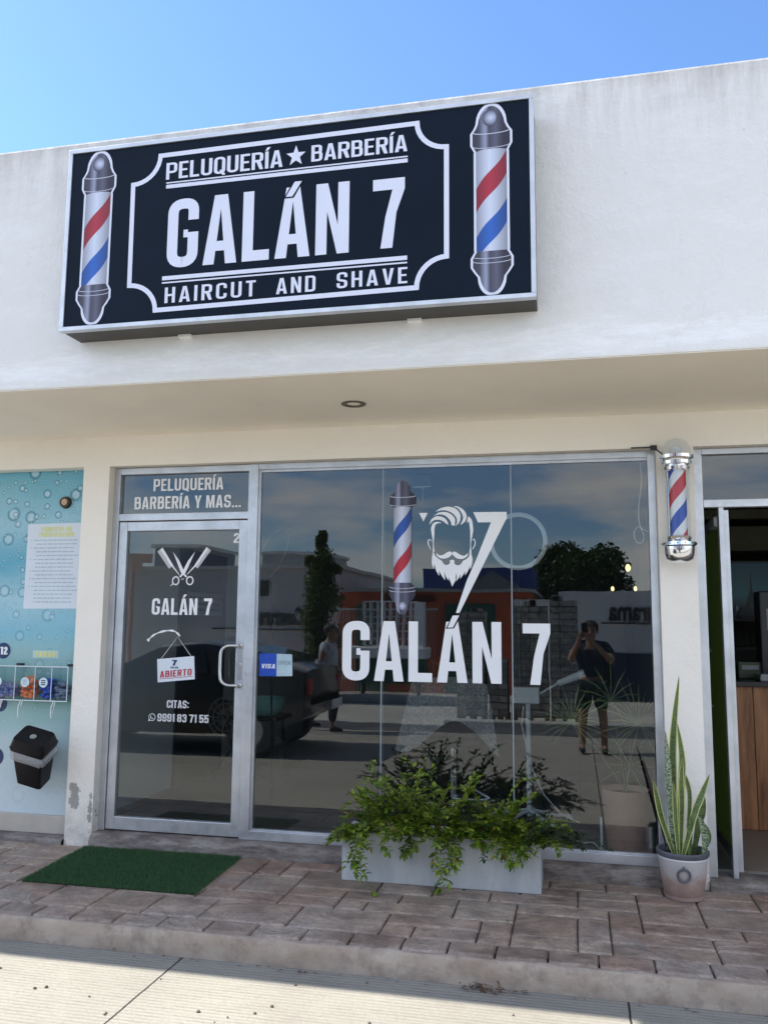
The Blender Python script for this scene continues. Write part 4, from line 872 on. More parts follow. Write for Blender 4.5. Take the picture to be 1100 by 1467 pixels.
def leaf(m, p, d, L, W, up=Vector((0, 0, 1))):
    d = d.normalized(); sdv = d.cross(up)
    if sdv.length < .05: sdv = d.orthogonal()
    sdv.normalize(); nn = sdv.cross(d).normalized()
    a = p; b1 = p + d * L * .35 + sdv * W * .5 + nn * L * .06; b2 = p + d * L * .35 - sdv * W * .5 + nn * L * .06
    c1 = p + d * L * .7 + sdv * W * .38 + nn * L * .03; c2 = p + d * L * .7 - sdv * W * .38 + nn * L * .03; e = p + d * L - nn * L * .08; mid = p + d * L * .45
    m.add([a, b1, c1, e, c2, b2, mid], [(0, 1, 6), (1, 2, 6), (2, 3, 6), (3, 4, 6), (4, 5, 6), (5, 0, 6)])
def branch(lm, tm, p0, d0, L, droop, n, ll, sub=True, r=.0016):
    pts = []; p = Vector(p0); d = Vector(d0).normalized(); st = L / n
    for i in range(n):
        pts.append(p.copy()); d = (d + Vector((rs.uniform(-.14, .14), rs.uniform(-.14, .14), -droop / n + rs.uniform(-.05, .05)))).normalized()
        p = p + d * st
        if p.y > -.03: p.y = -.03 - rs.random() * .02
        if p.z < .02: p.z = .02
        inb = PLX0 - .02 < p.x < PLX1 + .02 and p.y > PLY0 - .012
        if inb and p.z < PLH: p.z = PLH if p.y > PLY0 + .02 else p.z; p.y = p.y if p.z >= PLH else PLY0 - .015
        t = i / n
        if t > .10 and (lm.__dict__.get('dense', 1)):
            s1 = d.cross(Vector((0, 0, 1)));
            if s1.length < .1: s1 = Vector((1, 0, 0))
            s1.normalize(); q = rs.uniform(-.6, .6)
            for sg in (-1, 1, rs.choice((-.3, .3))):
                dd = (d * .55 + s1 * sg * .9 + Vector((rs.uniform(-.3, .3), rs.uniform(-.3, .3), rs.uniform(-.1, .55))))
                leaf(lm, p, dd, ll * rs.choice((.55, .8, 1, 1.2)) * rs.uniform(.85, 1.1), ll * rs.uniform(.42, .62))
            if sub and rs.random() < .30:
                s2 = (d * .5 + s1 * rs.choice((-1, 1)) + Vector((0, 0, rs.uniform(-.2, .5)))).normalized()
                branch(lm, tm, p, s2, L * rs.uniform(.2, .38), droop * .5, max(4, int(n * .35)), ll, False, r * .6)
    pts.append(p.copy())
    leaf(lm, p, d, ll, ll * .5)
    tm.tube(pts, [r * (1 - .6 * i / len(pts)) for i in range(len(pts))], 5, False)
SHR = []
lm, tm = MB(), MB()
for i in range(74):                           # the main mass, higher on the left
    x = rs.uniform(-1.2, -.30); cx = -.82
    out = Vector((rs.uniform(-.7, .7) + (x + .75) * .5, rs.uniform(-.5, .3), rs.uniform(.5, 1.1)))
    L = rs.uniform(.13, .27) * (1.3 if -1.15 < x < -.65 else .85)
    branch(lm, tm, (x, rs.uniform(-.36, -.24), .225), out, L, rs.uniform(.7, 1.6), 14, .040)
for x, L in ((-1.17, .22), (-1.14, .34), (-1.10, .26), (-.88, .13), (-.70, .20), (-.66, .28), (-.62, .18), (-.36, .17), (-.32, .14)):      # trailing over the front edge
    branch(lm, tm, (x, -.37, .24), (rs.uniform(-.25, .25), -.8, .75), L, 3.0, 11, .038)
for i in range(4): branch(lm, tm, (-1.17, rs.uniform(-.36, -.24), .235), (-.9, rs.uniform(-.5, .2), rs.uniform(.35, .9)), rs.uniform(.12, .20), 1.5, 10, .034)
for q in range(7): branch(lm, tm, (-.98 + .05 * q, -.27, .23), (rs.uniform(-.35, .25), -.15, 1.2), rs.uniform(.34, .48), .55, 20, .030)
for q in range(3): branch(lm, tm, (-.47 + .03 * q, -.30, .23), (rs.uniform(-.1, .1), -.1, 1.2), .36, .3, 15, .034)
for q in range(6): branch(lm, tm, (-.33, -.30, .235), (rs.uniform(.5, 1.), -.25, rs.uniform(.35, .8)), .30, 1.0, 13, .032)
sh = tm.build('stems', TWIG, P); lo = lm.build('foliage', SHRUB, P)
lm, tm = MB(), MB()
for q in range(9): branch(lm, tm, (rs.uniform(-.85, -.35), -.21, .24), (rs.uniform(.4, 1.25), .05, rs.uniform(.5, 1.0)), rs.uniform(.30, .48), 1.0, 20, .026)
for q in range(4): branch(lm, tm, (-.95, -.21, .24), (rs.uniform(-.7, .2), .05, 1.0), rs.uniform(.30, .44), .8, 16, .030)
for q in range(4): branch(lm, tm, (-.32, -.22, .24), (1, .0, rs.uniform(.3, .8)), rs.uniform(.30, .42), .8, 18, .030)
tm.build('stems', TWIG, P); lm.build('foliage', SHRUB_SHADED, P)

# ------------------------------------------------------------------ snake plant in a pot
SP = thing('snake_plant', 'potted snake plant with upright yellow edged leaves in a whitewashed pot by the pier', 'potted plant', (.522, -.29, 0))
pc = (.522, -.265)
t = NT('whitewashed_pot'); v = t.coord(); sx = t.n('ShaderNodeSeparateXYZ'); t.l(v, sx.inputs[0])
zz = t.math('ADD', sx.outputs['Z'], t.math('MULTIPLY', t.math('SUBTRACT', t.noise(v, 14, 6, .7), .5), .16))
mr_ = t.n('ShaderNodeMapRange'); mr_.inputs['From Max'].default_value = .24; t.l(zz, mr_.inputs['Value'])
c = t.ramp(mr_.outputs[0], [(.05, (.30, .20, .17)), (.35, (.46, .33, .28)), (.55, (.60, .55, .54)), (.9, (.66, .66, .68))]); t.col(c); t.rough(.75); t.bump(t.noise(v, 30, 5), .4, .004)
m = MB(); m.lathe([(.0, .002), (.098, .002), (.100, .012), (.098, .022), (.102, .026), (.124, .200), (.128, .204), (.128, .214)], (*pc, 0), 44); m.smooth = True; m.build('pot', t.m, SP)
m = MB(); m.lathe([(.1285, .213), (.134, .222), (.135, .236), (.130, .242), (.120, .240), (.117, .21)], (*pc, 0), 44); m.smooth = True; m.build('pot_rim', plain('pot_rim_grey', (.10, .11, .13), .5, var=.3, bump=.3), SP)
m = MB(); m.lathe([(0, .212), (.118, .208)], (*pc, 0), 30); m.build('soil', SOIL, SP)
m = MB(); yc = pc[1] - .1305; m.tube([(.512 + .030 * cos(a * pi / 12), yc + .002 - .10 * (.031 * sin(a * pi / 12)) - .0 + .004 * abs(cos(a * pi / 12)), .138 + .031 * sin(a * pi / 12)) for a in range(25)], .0065, 8, False); m.box(.508, .516, yc - .004, yc + .02, .165, .182, b=.002); m.build('ring_ornament', plain('ring_grey', (.11, .115, .14), .5, var=.3), SP)
def snakemat(name, speck):
    t = NT(name); v = t.coord(scale=(1, 1, 3.2)); n = t.noise(v, 24, 5, .7)
    if speck: c = t.ramp(t.noise(t.coord(scale=(1, 1, 2)), 85, 3), [(.45, (.045, .085, .04)), (.53, (.33, .40, .26))])
    else: c = t.ramp(n, [(.38, (.045, .085, .025)), (.50, (.13, .19, .055)), (.62, (.055, .10, .03))])
    t.col(c); t.rough(.38); return t.m
SN1, SN2, SNE = snakemat('snake_leaf', False), snakemat('snake_leaf_speckled', True), plain('snake_leaf_margin', (.60, .60, .20), .4, var=.2)
SND = plain('snake_leaf_dead', (.035, .018, .016), .6, var=.3)
def blade(mid, wmax, ydir, mats, mg=.26):
    wmax *= 1.02
    P_ = smooth_path([(a, b_) for a, b_ in mid], 7)[::-1]; n = len(P_); vs = []; fs = []; mi = []
    for i, (x, z) in enumerate(P_):
        t = i / (n - 1); wv = wmax * (min(1, .55 + t * 1.4) if t < .35 else 1) * max(.02, (1 - max(0, (t - .55) / .45) ** 1.8)); y = pc[1] + ydir[0] + (ydir[1] - ydir[0]) * t
        dx = (P_[min(i + 1, n - 1)][0] - P_[max(i - 1, 0)][0]); dz = (P_[min(i + 1, n - 1)][1] - P_[max(i - 1, 0)][1]); l_ = math.hypot(dx, dz) or 1
        tw = .35 * sin(2.2 * t + ydir[0] * 40); ax = Vector((dz / l_ * cos(tw), sin(tw), -dx / l_ * cos(tw)))
        for u in (-1, -1 + mg, -.35, 0, .35, 1 - mg, 1):
            q = Vector((x, y, z)) + ax * u * wv / 2 + Vector((0, 1, 0)) * (-(u * u) * wv * .22 + wv * .1); vs.append(q)
    for i in range(n - 1):
        for k in range(6):
            a = i * 7 + k; fs.append((a, a + 1, a + 8, a + 7)); mi.append(0 if k in (0, 5) else 1)
    m = MB(); m.v = [tuple(q) for q in vs]; m.f = fs; m.mi = mi; m.smooth = True; return m.build('leaf', mats, SP)
for mid, wd, yd, ms in (
    ([(.537, 1.138), (.500, .86), (.487, .652), (.485, .221)], .042, (.0, .01), [SNE, SN1]),
    ([(.516, .89), (.533, .72), (.527, .581), (.500, .222)], .038, (-.02, -.02), [SNE, SN1]),
    ([(.452, .851), (.460, .68), (.462, .542), (.475, .22)], .034, (-.03, -.04), [SN2, SN2]),
    ([(.532, .715), (.523, .60), (.521, .473), (.508, .223)], .030, (-.045, -.05), [SNE, SN1]),
    ([(.332, .711), (.372, .56), (.395, .466), (.445, .237)], .016, (.03, .06), [SND, SND]),
    ([(.379, .603), (.398, .50), (.420, .396), (.475, .221)], .030, (-.05, -.08), [SNE, SN1]),
    ([(.540, .640), (.562, .57), (.570, .475), (.545, .224)], .026, (.03, .03), [SNE, SN1]),
    ([(.664, .640), (.620, .53), (.583, .441), (.518, .224)], .036, (-.06, -.06), [SNE, SN1]),
    ([(.648, .515), (.632, .43), (.614, .371), (.580, .21)], .040, (.03, .04), [SN1, SN1]),
    ([(.598, .441), (.622, .37), (.632, .301), (.622, .214)], .034, (-.04, -.05), [SN2, SN2]),
    ([(.640, .373), (.652, .33), (.650, .29), (.610, .214)], .032, (.0, .02), [SN1, SN1]),
    ([(.560, .43), (.556, .36), (.552, .30), (.548, .22)], .026, (-.06, -.06), [SN1, SN1]),
    ([(.478, .60), (.484, .48), (.486, .40), (.495, .22)], .026, (-.07, -.08), [SNE, SN1])): blade(mid, wd, yd, ms)

# ------------------------------------------------------------------ artificial grass mat
MT = thing('door_mat', 'dark green artificial grass mat lying on the paving before the shop door', 'mat', (-2.48, -.5, .001))
cs = [Vector((-2.955, -.868)), Vector((-1.955, -.858)), Vector((-1.990, -.150)), Vector((-3.010, -.165))]
m = MB(); m.add([(p.x, p.y, .001) for p in cs] + [(p.x, p.y, .007) for p in cs], [(3, 2, 1, 0), (4, 5, 6, 7), (0, 1, 5, 4), (1, 2, 6, 5), (2, 3, 7, 6), (3, 0, 4, 7)]); m.build('mat_backing', plain('mat_green_back', (.012, .035, .015), .9), MT)
m = MB(); vs = []; fs = []
for i in range(52000):
    u, vv = random.uniform(-.008, 1.008), random.uniform(-.012, 1.012); p = (cs[0] * (1 - u) + cs[1] * u) * (1 - vv) + (cs[3] * (1 - u) + cs[2] * u) * vv
    a = random.uniform(0, 2 * pi); h = random.uniform(.008, .019); w_ = .0013; tx, ty = random.uniform(-.008, .008), random.uniform(-.008, .008)
    k = len(vs); vs += [(p.x - w_ * cos(a), p.y - w_ * sin(a), .006), (p.x + w_ * cos(a), p.y + w_ * sin(a), .006), (p.x + tx, p.y + ty, .006 + h)]; fs.append((k, k + 1, k + 2))
m.v = vs; m.f = fs; m.mi = [0] * len(fs); gp = m.build('grass_pile', leafmat('mat_blade', (.022, .075, .026), (.07, .17, .06), .1, .6), MT)

# litter by the kerb
m = MB(); rl = random.Random(5)
for i in range(46):
    c = Vector((-.40 + rl.gauss(0, .05), -1.385 + rl.gauss(0, .012), ZR + .004 + rl.random() * .018)); c.y = min(c.y, -1.366)
    leaf(m, c, Vector((rl.uniform(-1, 1), rl.uniform(-1, .1), rl.uniform(-.2, .3))), rl.uniform(.02, .045), rl.uniform(.004, .012))
for i in range(30):
    leaf(m, Vector((rl.uniform(-2.4, .8), -1.368 - abs(rl.gauss(0, .02)), ZR + .004)), Vector((rl.uniform(-1, 1), rl.uniform(-.4, .1), .05)), rl.uniform(.012, .035), rl.uniform(.004, .01))
o = tag(m.build('dry_leaves', plain('dry_leaf', (.13, .075, .045), .8, var=.3, scale=20), None, (-.4, -1.38, ZR)), 'small heap of dry brown leaves against the kerb', 'leaf litter'); o['kind'] = 'stuff'
m = MB()
for i in range(26):
    x, y = rl.uniform(-2.6, .6), rl.uniform(-2.0, -1.42); m.ball((x, y, ZR + .003), rl.uniform(.003, .008), 7, 5, (1, rl.uniform(.6, 1.3), .7))
for i in range(8): m.ball((rl.uniform(-2.6, .6), rl.uniform(-1.1, -.5), .003), rl.uniform(.002, .005), 7, 5)
o = tag(m.build('gravel_crumbs', plain('crumb', (.14, .12, .10), .9), None, (-.4, -1.7, ZR)), 'scattered grit and small stones on the pavement', 'grit'); o['kind'] = 'stuff'

# ------------------------------------------------------------------ inside the barber shop
m = MB(); m.box(-3.259, -3.235, 1.50, 2.46, .06, 2.02); bd = m.build('side_doorway', DARK, B)
m = MB(); m.box(-3.234, -3.229, 1.62, 2.36, 1.46, 1.66); m.build('poster_strip', plain('poster_grey', (.30, .30, .30), .5), bd)
m = MB(); rt = random.Random(8)
for zz in (1.60, 1.55, 1.50):
    y = 1.66
    while y < 2.3: wl = rt.uniform(.03, .07); m.add([(-3.228, y, zz), (-3.228, y + wl, zz), (-3.228, y + wl, zz + .025), (-3.228, y, zz + .025)], [(0, 1, 2, 3)]); y += wl + .015
m.build('poster_lines', DARK, bd)
FN = thing('pedestal_fan', 'grey round pedestal fan on thin legs seen through the door', 'fan', (-2.93, 1.95, .06))
fc = Vector((-2.985, 1.95, .585)); m = MB()
for rr in (.17, .12, .07): m.tube([(fc.x + rr * cos(a * pi / 14), fc.y - .03 * (1 - rr / .17), fc.z + rr * sin(a * pi / 14)) for a in range(29)], .004, 5, False)
for k in range(14): a = 2 * pi * k / 14; m.tube([(fc.x + .02 * cos(a), fc.y - .035, fc.z + .02 * sin(a)), (fc.x + .17 * cos(a), fc.y, fc.z + .17 * sin(a))], .003, 4)
m.build('fan_cage', plain('fan_grey', (.32, .33, .34), .4), FN)
m = MB()
for k in range(4):
    a = k * pi / 2; pts = [(fc.x + r_ * cos(a + d_), fc.z + r_ * sin(a + d_)) for r_, d_ in ((.02, 0), (.14, -.3), (.155, .2), (.09, .45))]; m.slab(pts, fc.y + .01, fc.y + .015)
m.build('fan_blades', DARK, FN)
m = MB(); m.tube([(fc.x, fc.y + .03, fc.z - .02), (-2.93, 1.97, .30)], .012, 8); m.ball((fc.x, fc.y + .04, fc.z), .05, 14, 8); m.build('fan_pole', DARK, FN)
for dx, dy in ((-.18, -.1), (.28, .05), (-.05, .2)): m = MB(); m.tube([(-2.93, 1.97, .32), (-2.93 + dx, 1.97 + dy, .07)], .008, 6); m.build('leg', DARK, FN)
# barber chair under a patterned cape
BC = thing('barber_chair', 'barber chair draped with a grey speckled cape behind the window', 'chair', (-.9, 1.35, .06))
t = NT('cape_fabric'); v = t.coord(); t.col(t.ramp(t.noise(v, 55, 4, .7), [(.40, (.24, .24, .23)), (.60, (.44, .43, .41))])); t.rough(.9); t.bump(t.noise(v, 20, 4), .6, .01)
m = MB(); nu, nv = 26, 14; vs = []; fs = []
for j in range(nv + 1):
    s_ = j / nv
    for i in range(nu + 1):
        u = i / nu; x = -1.20 + .56 * u; fold = .025 * sin(u * 22 + s_ * 2) * s_
        spread = 1 + .35 * s_; xx = -.92 + (x + .92) * spread
        zz = 1.02 - s_ * (.40 + .10 * sin(u * pi * 2.1 + .8)) - .05 * (abs(u - .5) * 2) ** 2
        vs.append((xx, 1.15 - .12 * s_ + fold, zz))
for j in range(nv):
    for i in range(nu): a = j * (nu + 1) + i; fs.append((a, a + 1, a + nu + 2, a + nu + 1))
m.v = vs; m.f = fs; m.mi = [0] * len(fs); m.build('cape', t.m, BC, smooth=True)
m = MB(); m.box(-1.14, -.70, 1.20, 1.62, .50, .62, b=.03); m.build('seat', DARK, BC)
m = MB(); m.box(-1.14, -.70, 1.62, 1.74, .60, 1.12, b=.03); m.build('backrest', DARK, BC)
for x in (-1.19, -.70): m = MB(); m.box(x, x + .05, 1.22, 1.62, .70, .76, b=.01); m.tube([(x + .025, 1.4, .56), (x + .025, 1.4, .72)], .015, 8); m.build('armrest', STEEL, BC)
m = MB(); m.lathe([(.24, .0), (.24, .02), (.06, .05), (.04, .06), (.04, .44)], (-.92, 1.42, .06), 28); m.smooth = True; m.build('chair_base', CHROME, BC)
m = MB(); m.tube([(-.80, 1.2, .50), (-.70, .95, .26), (-.60, .92, .22)], .012, 6); m.box(-.86, -.56, .86, .98, .20, .22, b=.005); m.build('footrest', STEEL, BC)
# magnifier work lamp
WL = thing('work_lamp', 'white jointed work lamp on a stand with a box head behind the window', 'lamp', (-.3, 1.0, .06))
m = MB(); m.tube([(-.34, 1.0, .10), (-.34, 1.0, .86)], .018, 10); m.build('stand', WHITEP, WL)
m = MB()
for k in range(5): a = 2 * pi * k / 5 + .3; m.tube([(-.34, 1.0, .14), (-.34 + .28 * cos(a), 1.0 + .28 * sin(a), .09)], .014, 6); m.ball((-.34 + .28 * cos(a), 1.0 + .28 * sin(a), .085), .025, 8, 6)
m.build('stand_foot', WHITEP, WL)
m = MB(); m.box(-.44, -.26, .95, 1.05, .86, .97, b=.008); m.build('control_box', WHITEP, WL)
m = MB(); m.tube([(-.27, 1.0, .92), (-.12, .99, 1.01)], .008, 6); m.build('lamp_arm', WHITEP, WL)
m = MB(); m.tube([(-.13, .99, 1.00), (.05, .98, 1.075)], [.022, .030], 10); m.build('lamp_head', WHITEP, WL)
m = MB(); m.tube(smooth3 := [(-.37, .98, .84), (-.385, .97, .72), (-.36, .97, .6), (-.33, .97, .45), (-.24, .98, .25), (-.12, .98, .12), (.0, .97, .08)], .005, 5, False); m.build('cord', WHITEP, WL)
# ring lights
for nm, lab, c, r_, rx_ in (('ring_light', 'white ring light glowing faintly behind the razor logo', (-.395, 1.0, 2.0), .192, 1.0), ('ring_light', 'thin oval ring light near the left edge of the big window', (-2.25, 1.0, 1.92), .20, .16)):
    R_ = thing(nm, lab, 'ring light', (c[0], c[1], .06))
    m = MB(); m.tube([(c[0] + r_ * rx_ * cos(a * pi / 24) + (0 if rx_ == 1 else .42 * r_ * sin(a * pi / 24)), c[1] + (r_ * (1 - rx_) * cos(a * pi / 24)), c[2] + r_ * sin(a * pi / 24)) for a in range(49)], .017 if rx_ == 1 else .0045, 10, False); m.smooth = True
    m.build('ring', plain('ring_diffuser' + str(rx_), (.70, .72, .74) if rx_ == 1 else (.35, .36, .38), .3, emis=.07 if rx_ == 1 else 0), R_)
    m = MB(); m.tube([(c[0], c[1] + .02, c[2] - r_ - .01), (c[0], c[1] + .02, 1.3), (c[0], c[1] + .10, .09)], .007, 6); m.build('ring_stand', DARK, R_)
CL = thing('ceiling_spotlight', 'small ceiling spotlight cluster hanging just inside the window', 'ceiling lamp', (-1.09, 1.0, 2.5))
m = MB(); m.box(-1.16, -1.02, .95, 1.05, 2.40, 2.499, b=.008); m.build('spot_base', STEEL, CL)
m = MB(); m.tube([(-1.09, 1, 2.4), (-1.09, 1, 2.31)], .009, 8); m.lathe([(.0, 2.31), (.02, 2.31), (.045, 2.26), (.04, 2.26), (.0, 2.30)], (-1.09, 1, 0), 20); m.build('spot_head', STEEL, CL)
for i, (x, z) in enumerate(((.47, 1.90), (.33, 1.72), (.53, 1.72))):
    b0 = thing('hanging_bulb', ('highest of the three warm glowing bulbs at the right of the window', 'lower left of the three warm glowing bulbs', 'lower right of the three warm glowing bulbs')[i], 'light bulb', (x * .95, 2.5, 2.5), 'warm bulbs inside the shop')
    xx = x * .95; m = MB(); m.tube([(xx, 2.5, 2.499), (xx, 2.5, z + .05)], .003, 5); m.build('bulb_cord', DARK, b0)
    m = MB(); m.ball((xx, 2.5, z), .014 if i else .022, 12, 8, (1, 1, 1.5)); m.smooth = True; m.build('bulb_glass', MATS.get('bulb_glow') or plain('bulb_glow', (1, .80, .36), .3, emis=1.4), b0)
# palm in terracotta pot, just behind the glass
PP = thing('potted_palm', 'feathery palm in a terracotta pot behind the right end of the window', 'potted plant', (.27, .32, .06))
m = MB(); m.lathe([(0, .0), (.105, .0), (.125, .15), (.138, .32), (.141, .375), (.132, .375), (.12, .32)], (.27, .30, .06), 36); m.smooth = True; m.build('pot', TERRA, PP)
m = MB(); m.lathe([(0, .345), (.128, .345)], (.27, .30, .06), 24); m.build('soil', SOIL, PP)
m = MB(); rp = random.Random(4)
for fx, fz, n in ((-.04, .90, 24), (.36, .90, 26), (.20, 1.06, 12), (.30, .62, 10)):
    base = Vector((.27, .30, .42)); hub = Vector((fx, .34, fz * .9)); m.tube([base, (base + hub) / 2 + Vector((0, .02, .03)), hub], .004, 5)
    for k in range(n):
        a = -pi * .35 + pi * 1.7 * k / n; d = Vector((cos(a), rp.uniform(-.25, .25), sin(a) + .1)).normalized(); L = rp.uniform(.18, .34); sd_ = Vector((-d.z, 0, d.x)).normalized() * .0038
        e = hub + d * L + Vector((0, 0, -.03)); e.y = max(e.y, .06); mid_ = hub + d * L * .5
        m.add([hub - sd_ * .4, mid_ - sd_, e, mid_ + sd_, hub + sd_ * .4], [(0, 1, 2, 3, 4)])
m.build('palm_fronds', leafmat('palm_leaf', (.13, .19, .06), (.32, .38, .14)), PP)
m = MB(); m.tube([(.392, .10, .061), (.392, .10, .27)], .028, 20); cyl = m.build('steel_canister', STEEL, None, (.392, .10, .06)); tag(cyl, 'small steel cylinder standing in the bottom right corner of the window', 'canister')
m = MB(); m.tube(smooth_wire := [(a, .05, b_) for a, b_ in smooth_path([(.392, 2.37), (.395, 2.25), (.375, 2.10), (.378, 2.0), (.40, 1.93), (.385, 1.89), (.355, 1.90), (.345, 1.95), (.37, 1.985), (.405, 1.965), (.425, 1.955)], 4)], .0028, 5, False)
tag(m.build('loose_wire', WHITEP, None, (.39, .05, 2.37)), 'thin white wire dangling in a loop behind the window corner', 'wire')
m = MB(); pts = [(-.25, .35, .07), (-.1, .30, .068), (.0, .35, .09), (.08, .28, .07), (.12, .25, .075)]; m.tube([(a, .4 - .1 * i / 20, b_) for i, (a, b_) in enumerate(smooth_path([(-.1, .13), (0, .09), (.07, .10), (.12, .07), (.15, .08)], 5))], .004, 5, False)
m.box(.115, .130, .30, .32, .07, .26); tag(m.build('power_strip', WHITEP, None, (.1, .3, .06)), 'white power strip with tangled cord beside the terracotta pot', 'power strip')
WT = thing('waiting_table', 'small low table with pale green bowl behind the payment sticker', 'table', (-2.5, 1.6, .06))
m = MB(); m.box(-2.75, -2.35, 1.45, 1.85, .62, .65, b=.006); m.build('table_top', DARK, WT)
for dx, dy in ((-.17, -.17), (.17, -.17), (.17, .17), (-.17, .17)): m = MB(); m.tube([(-2.55 + dx, 1.65 + dy, .06), (-2.55 + dx * .8, 1.65 + dy * .8, .62)], .012, 6); m.build('leg', DARK, WT)
m = MB(); m.lathe([(0, 0), (.10, .0), (.16, .06), (.17, .14), (.165, .14), (.15, .06), (0, .01)], (-2.52, 1.65, .651), 30); m.smooth = True; tag(m.build('green_bowl', plain('pale_green_plastic', (.22, .45, .40), .3), None, (-2.52, 1.65, .65)), 'pale green bowl standing on the low table inside', 'bowl')

# ---- inside the neighbour's shop
NC = thing('shop_counter', 'brown wooden counter with black top inside the neighbouring shop', 'counter', (1.8, 1.3, .06))
t = NT('counter_wood'); v = t.coord(scale=(9, 9, .9)); n = t.noise(v, 2.2, 8, .65); t.col(t.ramp(n, [(.3, (.16, .055, .02)), (.5, (.40, .165, .06)), (.7, (.52, .25, .10))])); t.rough(.45); CW = t.m
m = MB()
for k in range(12): m.box(1.00 + k * .16 + .002, 1.00 + (k + 1) * .16 - .002, 1.13, 1.16, .062, 1.00, b=.003)
m.build('counter_front', CW, NC)
m = MB(); m.box(.98, 3.0, 1.08, 1.75, 1.002, 1.035, b=.004); m.build('counter_top', DARK, NC)
m = MB(); m.box(.66, 3.5, 3.9, 3.99, .0, 2.5); m.build('back_panel', plain('shop_dark_panel', (.045, .04, .032), .7), B)
m = MB(); m.box(.66, 3.5, 3.0, 3.88, 2.08, 2.30); m.box(.66, 3.5, 2.9, 3.0, 2.36, 2.44); m.build('ceiling_beam', plain('beam_olive', (.13, .12, .075), .7), B)
PC = thing('tower_picture', 'teal dusk picture of an iron lattice tower on the back wall next door', 'picture', (1.6, 2.6, 1.6))
m = MB(); m.box(1.08, 2.2, 2.6, 2.62, 1.50, 1.94); t = NT('dusk_print'); v = t.coord(); sx = t.n('ShaderNodeSeparateXYZ'); t.l(v, sx.inputs[0]); mr_ = t.n('ShaderNodeMapRange'); mr_.inputs['From Min'].default_value = -.05; mr_.inputs['From Max'].default_value = .34; t.l(sx.outputs['Z'], mr_.inputs['Value'])
t.col(t.ramp(mr_.outputs[0], [(0, (.02, .03, .03)), (.3, (.05, .20, .24)), (1, (.03, .11, .17))])); t.rough(.4); m.build('picture_print', t.m, PC)
m = MB(); m.poly([(1.400, 1.56), (1.445, 1.72), (1.453, 1.88), (1.461, 1.72), (1.506, 1.56), (1.475, 1.56), (1.453, 1.61), (1.431, 1.56)], 2.598); m.poly([(1.09, 1.51), (2.19, 1.51), (2.19, 1.56), (1.8, 1.575), (1.6, 1.56), (1.09, 1.57)], 2.597); m.build('tower_print', DARK, PC)
m = MB(); m.box(1.06, 2.22, 2.621, 2.64, 1.48, 1.96); m.build('picture_frame', DARK, PC)
for k, (x, y, wv, hv, c, lb) in enumerate(((1.42, 1.45, .30, .62, (.03, .03, .032), 'tall black drinks machine standing on the counter'), (1.45, 1.25, .14, .20, (.55, .55, .53), 'small white box on the black counter'), (1.20, 1.5, .16, .12, (.05, .07, .03), 'small dark green box on the counter'), (1.36, 1.22, .30, .05, (.34, .36, .38), 'flat grey tray on the counter edge'))):
    bx_ = thing('drinks_machine' if k == 0 else 'counter_box', lb, 'machine' if k == 0 else 'box', (x, y, 1.036)); m = MB(); m.box(x - wv / 2, x + wv / 2, y - .1, y + .1, 1.036, 1.036 + hv, b=.01); m.build('casing', plain('casing' + str(k), c, .4), bx_)
    m = MB(); m.box(x - wv * .35, x + wv * .35, y - .104, y - .1005, 1.036 + hv * .55, 1.036 + hv * .8); m.build('casing_panel', MATS['fan_grey'], bx_)
SF = thing('shelf_unit', 'dark shelf with rows of glasses behind the counter next door', 'shelf', (1.6, 2.3, 1.2))
m = MB()
for z in (1.22, 1.45): m.box(1.05, 2.3, 2.2, 2.5, z, z + .02)
m.box(1.03, 1.05, 2.2, 2.5, 1.0, 1.6); m.build('shelf_board', DARK, SF)
for k in range(8): x = 1.12 + k * .085; m = MB(); m.lathe([(.0, 0), (.02, 0), (.028, .11), (.026, .11), (.018, .005)], (x, 2.3, 1.2405 if k % 2 else 1.4705), 14); tag(m.build('drinking_glass', CLEAR, None, (x, 2.3, 1.24)), 'clear drinking glass on the dark shelf next door', 'glass', 'glasses on the neighbour shelf')
# ------------------------------------------------------------------ across the street: everything below is seen mirrored in the glass
GZ = ZR - .02
WHITEW = plain('white_render_wall', (.62, .61, .58), .85, var=.1, scale=.8, bump=.2, bscale=8)
ORANGE = plain('orange_wall', (.52, .10, .035), .85, var=.12, scale=.9)
GREEN = plain('dark_green_door', (.012, .085, .045), .6, var=.2)
BLUER = plain('blue_roof_sheet', (.03, .06, .22), .6, var=.15)
LETTER = plain('black_letters', (.015, .015, .016), .6)
_fonts = {}
def font_text(name, body, size, loc, mat, parent, rz=0.0, sx=1.0, thick=.01):
    cu = bpy.data.curves.new(name + '_src', 'FONT'); cu.body = body; cu.size = size; cu.extrude = thick; cu.offset = size * .03; cu.align_x = 'CENTER'; cu.resolution_u = 3
    tmp = bpy.data.objects.new('tmp', cu); COL.objects.link(tmp)
    dg = bpy.context.evaluated_depsgraph_get(); me = bpy.data.meshes.new_from_object(tmp.evaluated_get(dg)); bpy.data.objects.remove(tmp); bpy.data.curves.remove(cu)
    Mx = Matrix.Rotation(rz, 4, 'Z') @ Matrix.Rotation(pi / 2, 4, 'X') @ Matrix.Diagonal((sx, 1, 1, 1)); me.transform(Mx)
    o0 = Vector(ORG[parent.name]); me.transform(Matrix.Translation(Vector(loc) - o0)); me.materials.clear(); me.materials.append(mat); me.name = name
    o = bpy.data.objects.new(name, me); COL.objects.link(o); o.parent = parent; ORG[o.name] = tuple(o0); return o
